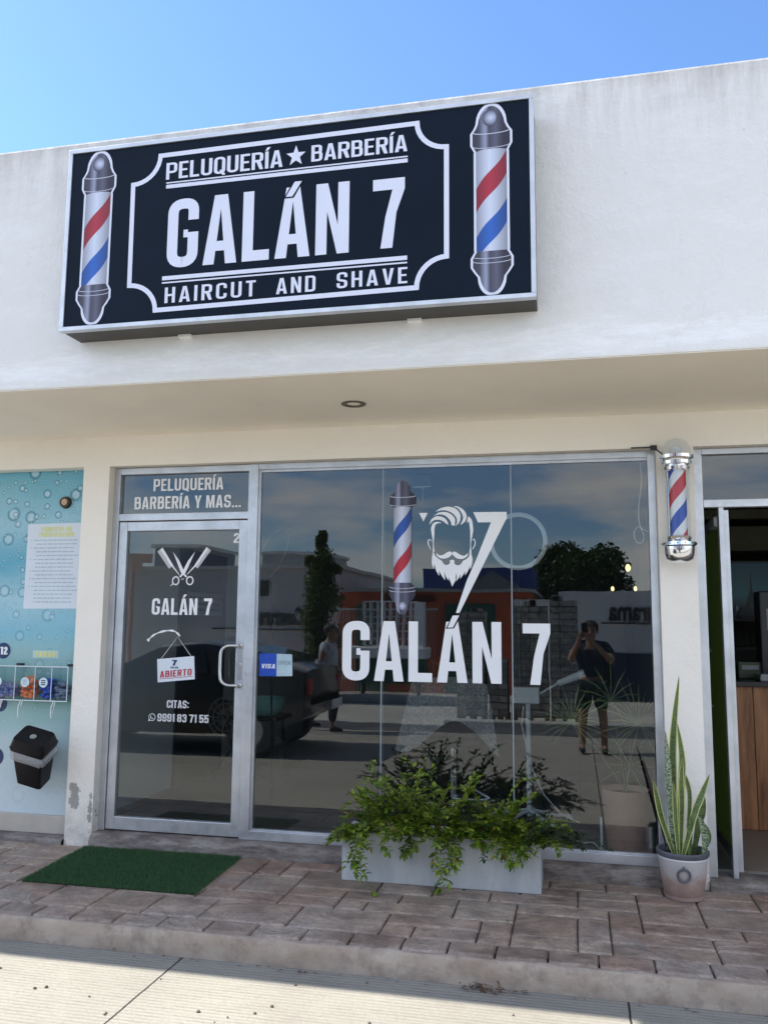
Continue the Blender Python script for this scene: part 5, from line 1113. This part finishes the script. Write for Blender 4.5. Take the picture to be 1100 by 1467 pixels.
# hardware store walls; their fronts look towards +y
HB = thing('white_store_building', 'long white rendered store wall with black lettering mirrored at the left of the window', 'building', (-9, -18, GZ))
m = MB(); m.box(-22, -5.9, -24, -16, GZ, 2.78); m.build('wall', WHITEW, HB)
m = MB(); m.box(-22.1, -5.8, -24.1, -15.9, 2.781, 2.88); m.build('parapet_coping', WHITEW, HB)
font_text('store_lettering', 'Construrama', .62, (-7.58, -15.97, 1.36), LETTER, HB, pi, .45)
m = MB(); m.box(-9.3, -6.5, -15.985, -15.965, 1.22, 1.25); m.build('lettering_rule', LETTER, HB)
for x in (-8.0, -6.35): m = MB(); m.box(x - .22, x + .22, -15.99, -15.96, 2.1, 2.5); m.build('window', DARK, HB)
HR = thing('white_yard_building', 'white rendered wall with black lettering mirrored at the right of the window', 'building', (2, -14, GZ))
m = MB(); m.box(-.35, 7, -18, -13, GZ, 2.10); m.box(-1.3, -.35, -17.5, -13.6, GZ, 1.95); m.build('wall', WHITEW, HR)
font_text('store_lettering', 'Construrama', .56, (1.66, -12.97, 1.50), LETTER, HR, pi, .66)
m = MB(); m.box(.5, 3.8, -12.985, -12.965, 1.42, 1.45); m.build('lettering_rule', LETTER, HR)
m = MB(); m.box(.35, 2.6, -12.99, -12.95, GZ + .02, .85); m.build('gate', plain('blue_black_gate', (.012, .02, .05), .5), HR)
OB = thing('orange_building', 'orange wall with dark green doors and blue roof mirrored in the middle of the window', 'building', (-3, -15, GZ))
m = MB(); m.box(-5.3, -.95, -19, -14, GZ, 2.12); m.build('wall', ORANGE, OB)
m = MB(); m.box(-4.95, -.85, -19.1, -13.9, 2.121, 2.20); m.build('parapet_coping', plain('coping_grey', (.35, .33, .3), .8), OB)
m = MB(); m.box(-3.6, -.95, -18, -15.4, 2.2, 2.75); m.build('roof', BLUER, OB)
m = MB(); m.add([(-2.7, -15.0, 2.2), (-1.1, -15.0, 2.2), (-1.9, -15.0, 2.66), (-2.7, -15.3, 2.2), (-1.1, -15.3, 2.2), (-1.9, -15.3, 2.66)], [(0, 1, 2), (5, 4, 3), (0, 2, 5, 3), (1, 4, 5, 2)]); m.build('gable', plain('gable_grey', (.16, .16, .17), .8), OB)
for x0, x1 in ((-2.85, -1.75), (-4.9, -4.2)): m = MB(); m.box(x0, x1, -13.99, -13.95, GZ + .01, 1.85); f_ = m.build('door', GREEN, OB)
m = MB()
for k in range(8): m.box(-4.3 + k * .0, -3.1, -13.99, -13.97, 1.9 + k * .02, 1.905 + k * .02)
m.build('shutter_rail', LETTER, OB)
FC = thing('street_fence', 'thin grey bar fence before the orange wall across the street', 'fence', (-4.2, -13.2, GZ))
m = MB()
for k in range(34): x = -5.3 + k * .07; m.box(x, x + .015, -13.2, -13.185, GZ, 1.75)
m.build('fence_bars', STEEL, FC); m = MB(); m.box(-5.3, -2.9, -13.184, -13.16, 1.70, 1.74); m.box(-5.3, -2.9, -13.184, -13.16, .2, .24); m.build('fence_rail', STEEL, FC)
# crates / white rack
RK = thing('white_rack', 'tall white rack of square cells on a low trailer mirrored behind the big letters', 'rack', (-3.7, -12.2, GZ))
m = MB(); x0, x1, z0, z1 = -4.25, -3.15, .95, 1.85
for k in range(9): x = x0 + (x1 - x0) * k / 8; m.box(x - .012, x + .012, -12.2, -12.0, z0, z1)
for k in range(7): z = z0 + (z1 - z0) * k / 6; m.box(x0, x1, -12.19, -12.01, z - .012, z + .012)
m.build('rack_grid', WHITEP, RK); m = MB(); m.box(-4.6, -2.95, -12.5, -11.9, .70, .92, b=.02); m.box(-3.2, -3.02, -12.3, -11.98, .92, 1.85); m.build('rack_base', WHITEP, RK)
m = MB(); m.box(-4.4, -3.0, -12.4, -12.0, .2, .69); m.build('rack_skirt', GREEN, RK)
for x in (-4.3, -3.15): m = MB(); m.tube([(x, -12.2, GZ), (x, -12.2, .69)], .04, 8); m.build('leg', DARK, RK)
# pallets of blocks
BLK2 = NT('block_stack'); v = BLK2.coord(); br = BLK2.n('ShaderNodeTexBrick'); br.inputs['Scale'].default_value = 1; br.inputs['Brick Width'].default_value = .2; br.inputs['Row Height'].default_value = .1; br.inputs['Mortar Size'].default_value = .006; br.offset = .3
br.inputs['Color1'].default_value = (.46, .42, .34, 1); br.inputs['Color2'].default_value = (.33, .30, .24, 1); br.inputs['Mortar'].default_value = (.05, .045, .04, 1)
BLK2.l(BLK2.coord(scale=(1, 1, 1)), br.inputs['Vector']);
sx_ = BLK2.n('ShaderNodeSeparateXYZ'); BLK2.l(v, sx_.inputs[0]); cm_ = BLK2.n('ShaderNodeCombineXYZ'); BLK2.l(sx_.outputs['X'], cm_.inputs[0]); BLK2.l(sx_.outputs['Z'], cm_.inputs[1]); BLK2.l(cm_.outputs[0], br.inputs['Vector'])
BLK2.col(br.outputs[0]); BLK2.rough(.95); BLK2.bump(BLK2.noise(v, 20, 4), .5, .02); BLK2 = BLK2.m
rb = random.Random(2)
for k, (x0, x1, h, lab) in enumerate(((-1.86, -1.42, 1.62, 'grey block pallet stack beside the green door, leftmost of the block stacks'), (-1.36, -1.05, .95, 'low grey block pallet stack between two tall ones'), (-1.00, -.45, 1.66, 'widest tall pallet stack of grey blocks behind the figure seven'), (-.41, .02, 1.72, 'tall grey block stack directly beside the photographer'))):
    st_ = thing('block_pallet', lab, 'pallet of blocks', ((x0 + x1) / 2, -8.75, ZR), 'pallets of concrete blocks across the street')
    m = MB(); z = ZR + .12; row = 0
    while z < h:
        x = x0 + (0 if row % 2 else .0)
        while x < x1 - .1:
            wv = min(.145, x1 - x); m.box(x + .003, x + wv - .003, -9.1 + rb.uniform(-.01, .01), -8.6 + rb.uniform(-.015, .015), z, z + .088); x += wv
        z += .094; row += 1
        if z > h - .1 and rb.random() < .3: break
    for q in range(3): xx = rb.uniform(x0, x1 - .15); m.box(xx, xx + .1, -8.9, -8.7, z, z + rb.uniform(.05, .12))
    m.build('blocks', BLK2, st_)
    m = MB(); m.box(x0, x1, -9.1, -8.58, ZR + .09, ZR + .115)
    for q in (0, .5, 1): m.box(x0 + (x1 - x0 - .06) * q, x0 + (x1 - x0 - .06) * q + .06, -9.08, -8.6, ZR - .004, ZR + .088)
    m.build('pallet', plain('pallet_wood', (.22, .16, .10), .9) if 'pallet_wood' not in MATS else MATS['pallet_wood'], st_)
# trees
def crown_mesh(pts, n, ls, seed, flat=.6):
    r = random.Random(seed); vs = []; fs = []
    for i in range(n):
        c, R_ = r.choice(pts); d = Vector((r.gauss(0, 1), r.gauss(0, 1), r.gauss(0, 1))).normalized() * R_ * r.random() ** .38
        p = Vector(c) + Vector((d.x, d.y, d.z)); a = Vector((r.gauss(0, 1), r.gauss(0, 1), r.gauss(0, flat))).normalized(); b_ = a.orthogonal().normalized(); l_ = ls * r.uniform(.6, 1.4)
        k = len(vs); vs += [tuple(p - a * l_ / 2), tuple(p + b_ * l_ * .28), tuple(p + a * l_ / 2), tuple(p - b_ * l_ * .28)]; fs.append((k, k + 1, k + 2, k + 3))
    m = MB(); m.v = vs; m.f = fs; m.mi = [0] * len(fs); return m
CYP = thing('columnar_tree', 'tall narrow clipped green tree mirrored left of the big letters', 'tree', (-4.9, -11.2, GZ))
rt = random.Random(6); pts = []
for k in range(46):
    z = .2 + 2.95 * k / 45; rr = max(.05, .36 * min(1, ((3.28 - z) / 1.0) ** .8)); jj = rr * .42; rr = rr * rt.uniform(.55, 1.0); pts += [((-4.9 + rt.uniform(-jj, jj), -11.2 + rt.uniform(-jj, jj), z), rr)] * max(1, int(rr * 10))
crown_mesh(pts + [((-4.94, -11.2, 3.06), .12)] * 3 + [((-4.90, -11.2, 3.17), .09)] * 2 + [((-5.16, -11.2, 2.62), .12)] * 3 + [((-4.62, -11.2, 2.45), .11)] * 3, 13000, .075, 3).build('crown', leafmat('cypress_leaf', (.035, .065, .018), (.12, .16, .05), .2, .6), CYP)
m = MB(); m.tube([(-4.9, -11.2, GZ), (-4.9, -11.2, 1.2), (-4.9, -11.2, 2.8)], [.07, .05, .02], 8); m.build('trunk', TWIG, CYP)
BT = thing('shade_tree', 'broad dark leafy tree rising behind the right hand white wall', 'tree', (.1, -19.5, GZ))
pts = [((rt.uniform(-1.1, 1.0), -19.5 + rt.uniform(-1, 1), 2.3 + rt.random() * 1.0), rt.uniform(.35, .6)) for k in range(30)] + [((1.0, -19.5, 3.1), .5), ((-.2, -19.5, 3.3), .5), ((1.2, -19.3, 2.5), .4)]
crown_mesh(pts, 17000, .12, 9).build('crown', leafmat('tree_leaf', (.016, .035, .012), (.055, .09, .03), .15, .5), BT)
m = MB(); m.tube([(.1, -19.5, GZ), (.12, -19.5, 1.2), (.3, -19.5, 2.4)], [.22, .17, .09], 10); m.tube([(.12, -19.5, 1.2), (-.5, -19.4, 2.4)], [.12, .06], 8); m.tube([(.12, -19.5, 1.3), (.9, -19.6, 2.6)], [.11, .05], 8); m.build('trunk', TWIG, BT)
# roadside sign post and grey blocks mirrored in the door
SG = thing('road_sign_post', 'brown rectangular road sign on a post mirrored in the door glass', 'sign', (-11.5, -16, GZ))
m = MB(); m.tube([(-11.45, -15.6, GZ), (-11.45, -15.6, 3.1)], .06, 8); m.build('post', TERRA, SG); m = MB(); m.box(-12.1, -10.9, -15.63, -15.55, 2.95, 3.2); m.box(-11.7, -11.2, -15.63, -15.55, 2.72, 2.94); m.build('sign_panel', TERRA, SG)
for x0, x1, h, y, lab in ((-10.5, -9.3, 3.3, -20, 'dark grey tower block mirrored behind the scissors logo'), (-8.2, -6.5, 3.2, -22, 'pale grey block mirrored at the right edge of the door')):
    k_ = 1.25; bl_ = thing('far_building', lab, 'building', (x0 * k_, y, GZ)); m = MB(); m.box(x0 * k_, x1 * k_, y - 3, y, GZ, h + .45); m.build('wall', plain('far_wall' + str(x0), (.20, .22, .26) if h > 3.25 else (.40, .40, .40), .8), bl_)
    m = MB(); m.box(x0 * k_ - .1, x1 * k_ + .1, y - 3.1, y + .1, h + .451, h + .55); m.build('roof', WHITEW, bl_)
# parked car, left of the camera
CAR = thing('parked_car', 'dark hatchback parked on the forecourt mirrored behind the payment sticker', 'car', (-4.6, -4.95, ZR))
CP = plain('dark_car_paint', (.012, .013, .018), .22, var=.1); CP.node_tree.nodes['Principled BSDF'].inputs['Coat Weight'].default_value = .6
def carx(u): return -2.95 - u                         # rear bumper at u=0, nose at u=3.7
sec = [(0, .55, .72, .56), (.05, .46, .98, .70), (.30, .34, 1.05, .76), (.95, .25, 1.24, .78), (1.35, .24, 1.29, .79), (1.9, .24, 1.24, .80), (2.45, .24, .98, .80), (3.2, .25, .90, .78), (3.62, .28, .72, .70), (3.72, .34, .55, .6)]
m = MB(); rings = []
for u, zl, zh, hw in sec:
    k = .78 if zh > 1.1 else .94; zm_ = min(zh - .04, .92)
    rings.append([(carx(u), -4.95 + yy, ZR + zz) for yy, zz in ((-hw * .92, zl), (-hw, zl + .12), (-hw, zm_ - .1), (-hw * .96, zm_), (-hw * k, zh - .03), (-hw * k * .8, zh), (hw * k * .8, zh), (hw * k, zh - .03), (hw * .96, zm_), (hw, zm_ - .1), (hw, zl + .12), (hw * .92, zl))])
n = 12; m.add([q for r_ in rings for q in r_], [(l_ * n + i, l_ * n + (i + 1) % n, (l_ + 1) * n + (i + 1) % n, (l_ + 1) * n + i) for l_ in range(len(rings) - 1) for i in range(n)] + [tuple(range(n))[::-1], tuple(range((len(rings) - 1) * n, len(rings) * n))])
m.build('body', CP, CAR, smooth=True)
WG = plain('car_window_glass', (.02, .025, .03), .05)
for sg in (-1, 1):
    m = MB(); y0 = -4.95 + sg * .79
    for a, b_ in ((.75, 1.15), (1.20, 1.82)):
        m.add([(carx(a), -4.95 + sg * .775, ZR + .93), (carx(b_), -4.95 + sg * .79, ZR + .93), (carx(b_ - (.0 if a < 1 else .12)), -4.95 + sg * .665, ZR + 1.20), (carx(a + .1), -4.95 + sg * .645, ZR + 1.20)], [(0, 1, 2, 3)])
    m.build('side_window', WG, CAR)
    for u in (.68, 3.0):
        wh = MB(); c = (carx(u), -4.95 + sg * .70, ZR + .29); wh.tube([(c[0], c[1] - .09, c[2]), (c[0], c[1] + .09, c[2])], .29, 28); W_ = wh.build('wheel', plain('tyre', (.02, .02, .02), .8) if 'tyre' not in MATS else MATS['tyre'], CAR)
        wh = MB(); wh.tube([(c[0], c[1] + sg * .088, c[2]), (c[0], c[1] + sg * .096, c[2])], .17, 20); wh.build('rim', STEEL, W_)
m = MB(); m.add([(carx(.36), -4.95 - .58, ZR + 1.09), (carx(.36), -4.95 + .58, ZR + 1.09), (carx(.88), -4.95 + .50, ZR + 1.22), (carx(.88), -4.95 - .50, ZR + 1.22)], [(0, 1, 2, 3)]); m.v = [(x + .012, y, z + .012) for x, y, z in m.v]; m.build('rear_window', WG, CAR)
for sg in (-1, 1): m = MB(); m.box(carx(.05), carx(.05) + .04, -4.95 + sg * .60 - .08, -4.95 + sg * .60 + .08, ZR + .70, ZR + .88, b=.01); m.build('tail_light', RED, CAR)
m = MB(); m.box(carx(0) - .01, carx(0) + .012, -5.64, -5.16, ZR + .46, ZR + .58, b=.003); m.build('number_plate', WHITEP, CAR)

# ------------------------------------------------------------------ people
SKIN = plain('skin', (.36, .20, .13), .55, var=.06)
def skin_mesh(name, verts, edges, radii, mat, parent, sub=2):
    o0 = Vector(ORG[parent.name]); me = bpy.data.meshes.new(name); me.from_pydata([Vector(v_) - o0 for v_ in verts], edges, []); ob = bpy.data.objects.new(name, me); COL.objects.link(ob); ob.parent = parent
    md = ob.modifiers.new('skin', 'SKIN'); md.use_smooth_shade = True
    sv = me.skin_vertices[0].data if me.skin_vertices else None
    if sv is None:
        bm = bmesh.new(); bm.from_mesh(me); bm.verts.layers.skin.verify(); bm.to_mesh(me); bm.free(); sv = me.skin_vertices[0].data
    for i, r_ in enumerate(radii): sv[i].radius = r_ if isinstance(r_, tuple) else (r_, r_); sv[i].use_root = (i == 0)
    sd_ = ob.modifiers.new('sub', 'SUBSURF'); sd_.levels = sub; sd_.render_levels = sub; me.materials.append(mat); ORG[ob.name] = tuple(o0); return ob
def person(label, base, H, J, cols, hair_c, shorts=True, face=(0, 1, 0)):
    """J: joint positions relative to base (x right, y towards shop, z up), metres for a body of height H"""
    T = thing('person', label, 'person', base); b0 = Vector(base); g = lambda k: b0 + Vector(J[k])
    fv = Vector(face).normalized(); rv = fv.cross(Vector((0, 0, 1))).normalized() * -1
    V = []; E_ = []; R_ = []; ix = {}
    def add(k, p, r_, par=None):
        ix[k] = len(V); V.append(p); R_.append(r_)
        if par is not None: E_.append((ix[par], ix[k]))
    add('pelvis', g('pelvis'), (.135, .10)); add('waist', g('pelvis').lerp(g('chest'), .45), (.125, .095), 'pelvis'); add('chest', g('chest'), (.155, .11), 'waist')
    add('neck', g('neck'), .055, 'chest'); add('jaw', g('head') + Vector((0, 0, -.07)) + fv * .015, .066, 'neck'); add('head', g('head') + Vector((0, 0, .02)), .088, 'jaw'); add('crown', g('head') + Vector((0, 0, .085)), .060, 'head')
    for s_ in 'LR':
        add('sh' + s_, g('sh' + s_), .058, 'chest'); add('el' + s_, g('el' + s_), .040, 'sh' + s_); add('wr' + s_, g('wr' + s_), .026, 'el' + s_)
        hd = (g('wr' + s_) - g('el' + s_)).normalized(); pm = g('wr' + s_) + hd * .055; add('pm' + s_, pm, (.034, .018), 'wr' + s_)
        sdv = hd.cross(fv); sdv = sdv.normalized() if sdv.length > .1 else rv
        for q, ln in enumerate((.062, .075, .080, .070)):
            st0 = pm + hd * .03 + sdv * (q - 1.5) * .019; cur = fv * -.02
            add('f%d%s' % (q, s_), st0, .009, 'pm' + s_); add('g%d%s' % (q, s_), st0 + hd * ln * .55 + cur * .4, .0085, 'f%d%s' % (q, s_)); add('h%d%s' % (q, s_), st0 + hd * ln + cur * 1.6, .007, 'g%d%s' % (q, s_))
        add('t0' + s_, pm + sdv * .035, .011, 'pm' + s_); add('t1' + s_, pm + sdv * .052 + hd * .035, .009, 't0' + s_)
        add('hip' + s_, g('hip' + s_), .088, 'pelvis'); add('kn' + s_, g('kn' + s_), .056, 'hip' + s_); add('calf' + s_, g('kn' + s_).lerp(g('an' + s_), .3) - fv * .012, .055, 'kn' + s_); add('an' + s_, g('an' + s_), .035, 'calf' + s_)
        add('toe' + s_, g('an' + s_) + fv * .13 + Vector((0, 0, -.045)), .030, 'an' + s_)
    body = skin_mesh('body', V, E_, R_, SKIN, T)
    sv = [g('pelvis') + Vector((0, 0, .02)), g('pelvis').lerp(g('chest'), .5), g('chest') + Vector((0, 0, .0)), g('neck') + Vector((0, 0, -.06))]; sr = [(.160, .125), (.152, .120), (.180, .135), (.085, .075)]; se = [(0, 1), (1, 2), (2, 3)]
    for s_ in 'LR': k = len(sv); sv += [g('sh' + s_), g('sh' + s_).lerp(g('el' + s_), .62)]; sr += [.078, .066]; se += [(2, k), (k, k + 1)]
    skin_mesh('shirt', sv, se, sr, cols[0], T)
    q = .92 if not shorts else .0
    sv = [g('pelvis') + Vector((0, 0, .03))]; sr = [(.155, .12)]; se = []
    for s_ in 'LR':
        k = len(sv); sv += [g('hip' + s_), g('kn' + s_).lerp(g('hip' + s_), .12)]; sr += [.108, .088]; se += [(0, k), (k, k + 1)]
        if not shorts: sv += [g('an' + s_) + Vector((0, 0, .05))]; sr += [.062]; se += [(k + 1, k + 2)]
    skin_mesh('shorts' if shorts else 'trousers', sv, se, sr, cols[1], T)
    for s_ in 'LR':
        a = g('an' + s_); skin_mesh('shoe', [a - fv * .035 + Vector((0, 0, -.028)), a + fv * .06 + Vector((0, 0, -.034)), a + fv * .165 + Vector((0, 0, -.042))], [(0, 1), (1, 2)], [(.045, .045), (.044, .036), (.036, .026)], cols[2], T)
    hm = MB(); hc = g('head') + Vector((0, 0, .045)) - fv * .018; hm.ball(tuple(hc), .100, 18, 12, (.98, 1.06, .92)); hm.v = [p for p in hm.v]
    keep = []
    for f in hm.f:
        c = sum((Vector(hm.v[i]) for i in f), Vector()) / len(f) - hc
        if c.z > .015 or c.dot(fv) < .0: keep.append(f)
    hm.f = [f for f in keep if min(hm.v[i][2] for i in f) > hc.z - .075]; hm.mi = [0] * len(hm.f); hm.build('hair', hair_c, T, smooth=True)
    hd = g('head')
    fm = MB(); fm.ball(tuple(hd + fv * .098 + Vector((0, 0, -.018))), .014, 8, 6, (.8, .9, 1.5)); fm.build('nose', SKIN, T, smooth=True)
    for sg in (-1, 1):
        fm = MB(); fm.ball(tuple(hd + fv * .082 + rv * sg * .033 + Vector((0, 0, .012))), .011, 8, 6, (1.2, .6, .8)); fm.build('eye', DARK, T)
        fm = MB(); fm.ball(tuple(hd + rv * sg * .092 + Vector((0, 0, -.01))), .022, 8, 6, (.5, .7, 1.3)); fm.build('ear', SKIN, T, smooth=True)
    fm = MB(); fm.ball(tuple(hd + fv * .083 + Vector((0, 0, -.062))), .02, 8, 5, (1.2, .4, .3)); fm.build('mouth', RED if False else plain('lips' + label[:6], (.28, .11, .09), .5), T)
    return T
JN = dict(pelvis=(0, 0, .86), chest=(0, 0, 1.17), neck=(0, .01, 1.36), head=(0, .035, 1.49), shL=(-.185, 0, 1.29), shR=(.185, 0, 1.29), hipL=(-.085, 0, .82), hipR=(.085, 0, .82), knL=(-.11, .01, .46), knR=(.12, .015, .46), anL=(-.13, -.02, .085), anR=(.14, -.01, .085))
PH = dict(JN); PH.update(elL=(-.26, .16, 1.13), elR=(.25, .17, 1.12), wrL=(-.155, .315, 1.36), wrR=(.02, .33, 1.36))
NAVY = plain('navy_cotton', (.016, .024, .045), .85, var=.2); BLACKC = plain('black_cotton', (.016, .018, .018), .85, var=.2); GRNC = plain('dark_green_cotton', (.014, .035, .026), .85, var=.2)
SHOE = plain('black_shoe', (.015, .015, .016), .5)
sc_ = .97
phot = person('person in navy top and dark shorts holding up a phone, mirrored in the window', (.17, -5.62, ZR), 1.6, {k: tuple(c * sc_ for c in v_) for k, v_ in PH.items()}, (NAVY, GRNC, SHOE), plain('dark_hair', (.03, .025, .02), .6))
m = MB(); m.box(.055, .135, -5.262, -5.254, ZR + 1.385, ZR + 1.545, b=.003); pho = m.build('phone', DARK, None, (.09, -5.258, ZR + 1.46)); tag(pho, 'black phone held up in both hands by the photographer', 'phone')
m = MB(); m.box(.30, .43, -5.74, -5.60, ZR + .78, ZR + 1.05, b=.03); m.tube([(.36, -5.67, ZR + 1.04), (.24, -5.60, ZR + 1.28), (.05, -5.50, ZR + 1.18)], .012, 6); tag(m.build('shoulder_bag', BLACKC, None, (.36, -5.67, ZR + .8)), 'black bag hanging at the hip of the photographer', 'bag')
WK = dict(JN); WK.update(elL=(-.22, -.05, 1.05), elR=(.22, .06, 1.05), wrL=(-.18, .06, .86), wrR=(.20, .20, .92), knL=(-.09, .16, .47), knR=(.08, -.02, .47), anL=(-.09, .10, .085), anR=(.09, -.30, .12))
sc_ = .93
def rotj(J, a): return {k: (v_[0] * cos(a) - v_[1] * sin(a), v_[0] * sin(a) + v_[1] * cos(a), v_[2]) for k, v_ in J.items()}
a = -pi / 2
wk = person('person in a white polo shirt and dark trousers walking past the dark car', (-3.46, -6.75, ZR), 1.5, {k: tuple(c * sc_ for c in v_) for k, v_ in rotj(WK, a).items()}, (plain('white_cotton', (.62, .63, .66), .85), BLACKC, SHOE), plain('grey_hair', (.05, .045, .04), .7), shorts=False, face=(1, 0, 0))
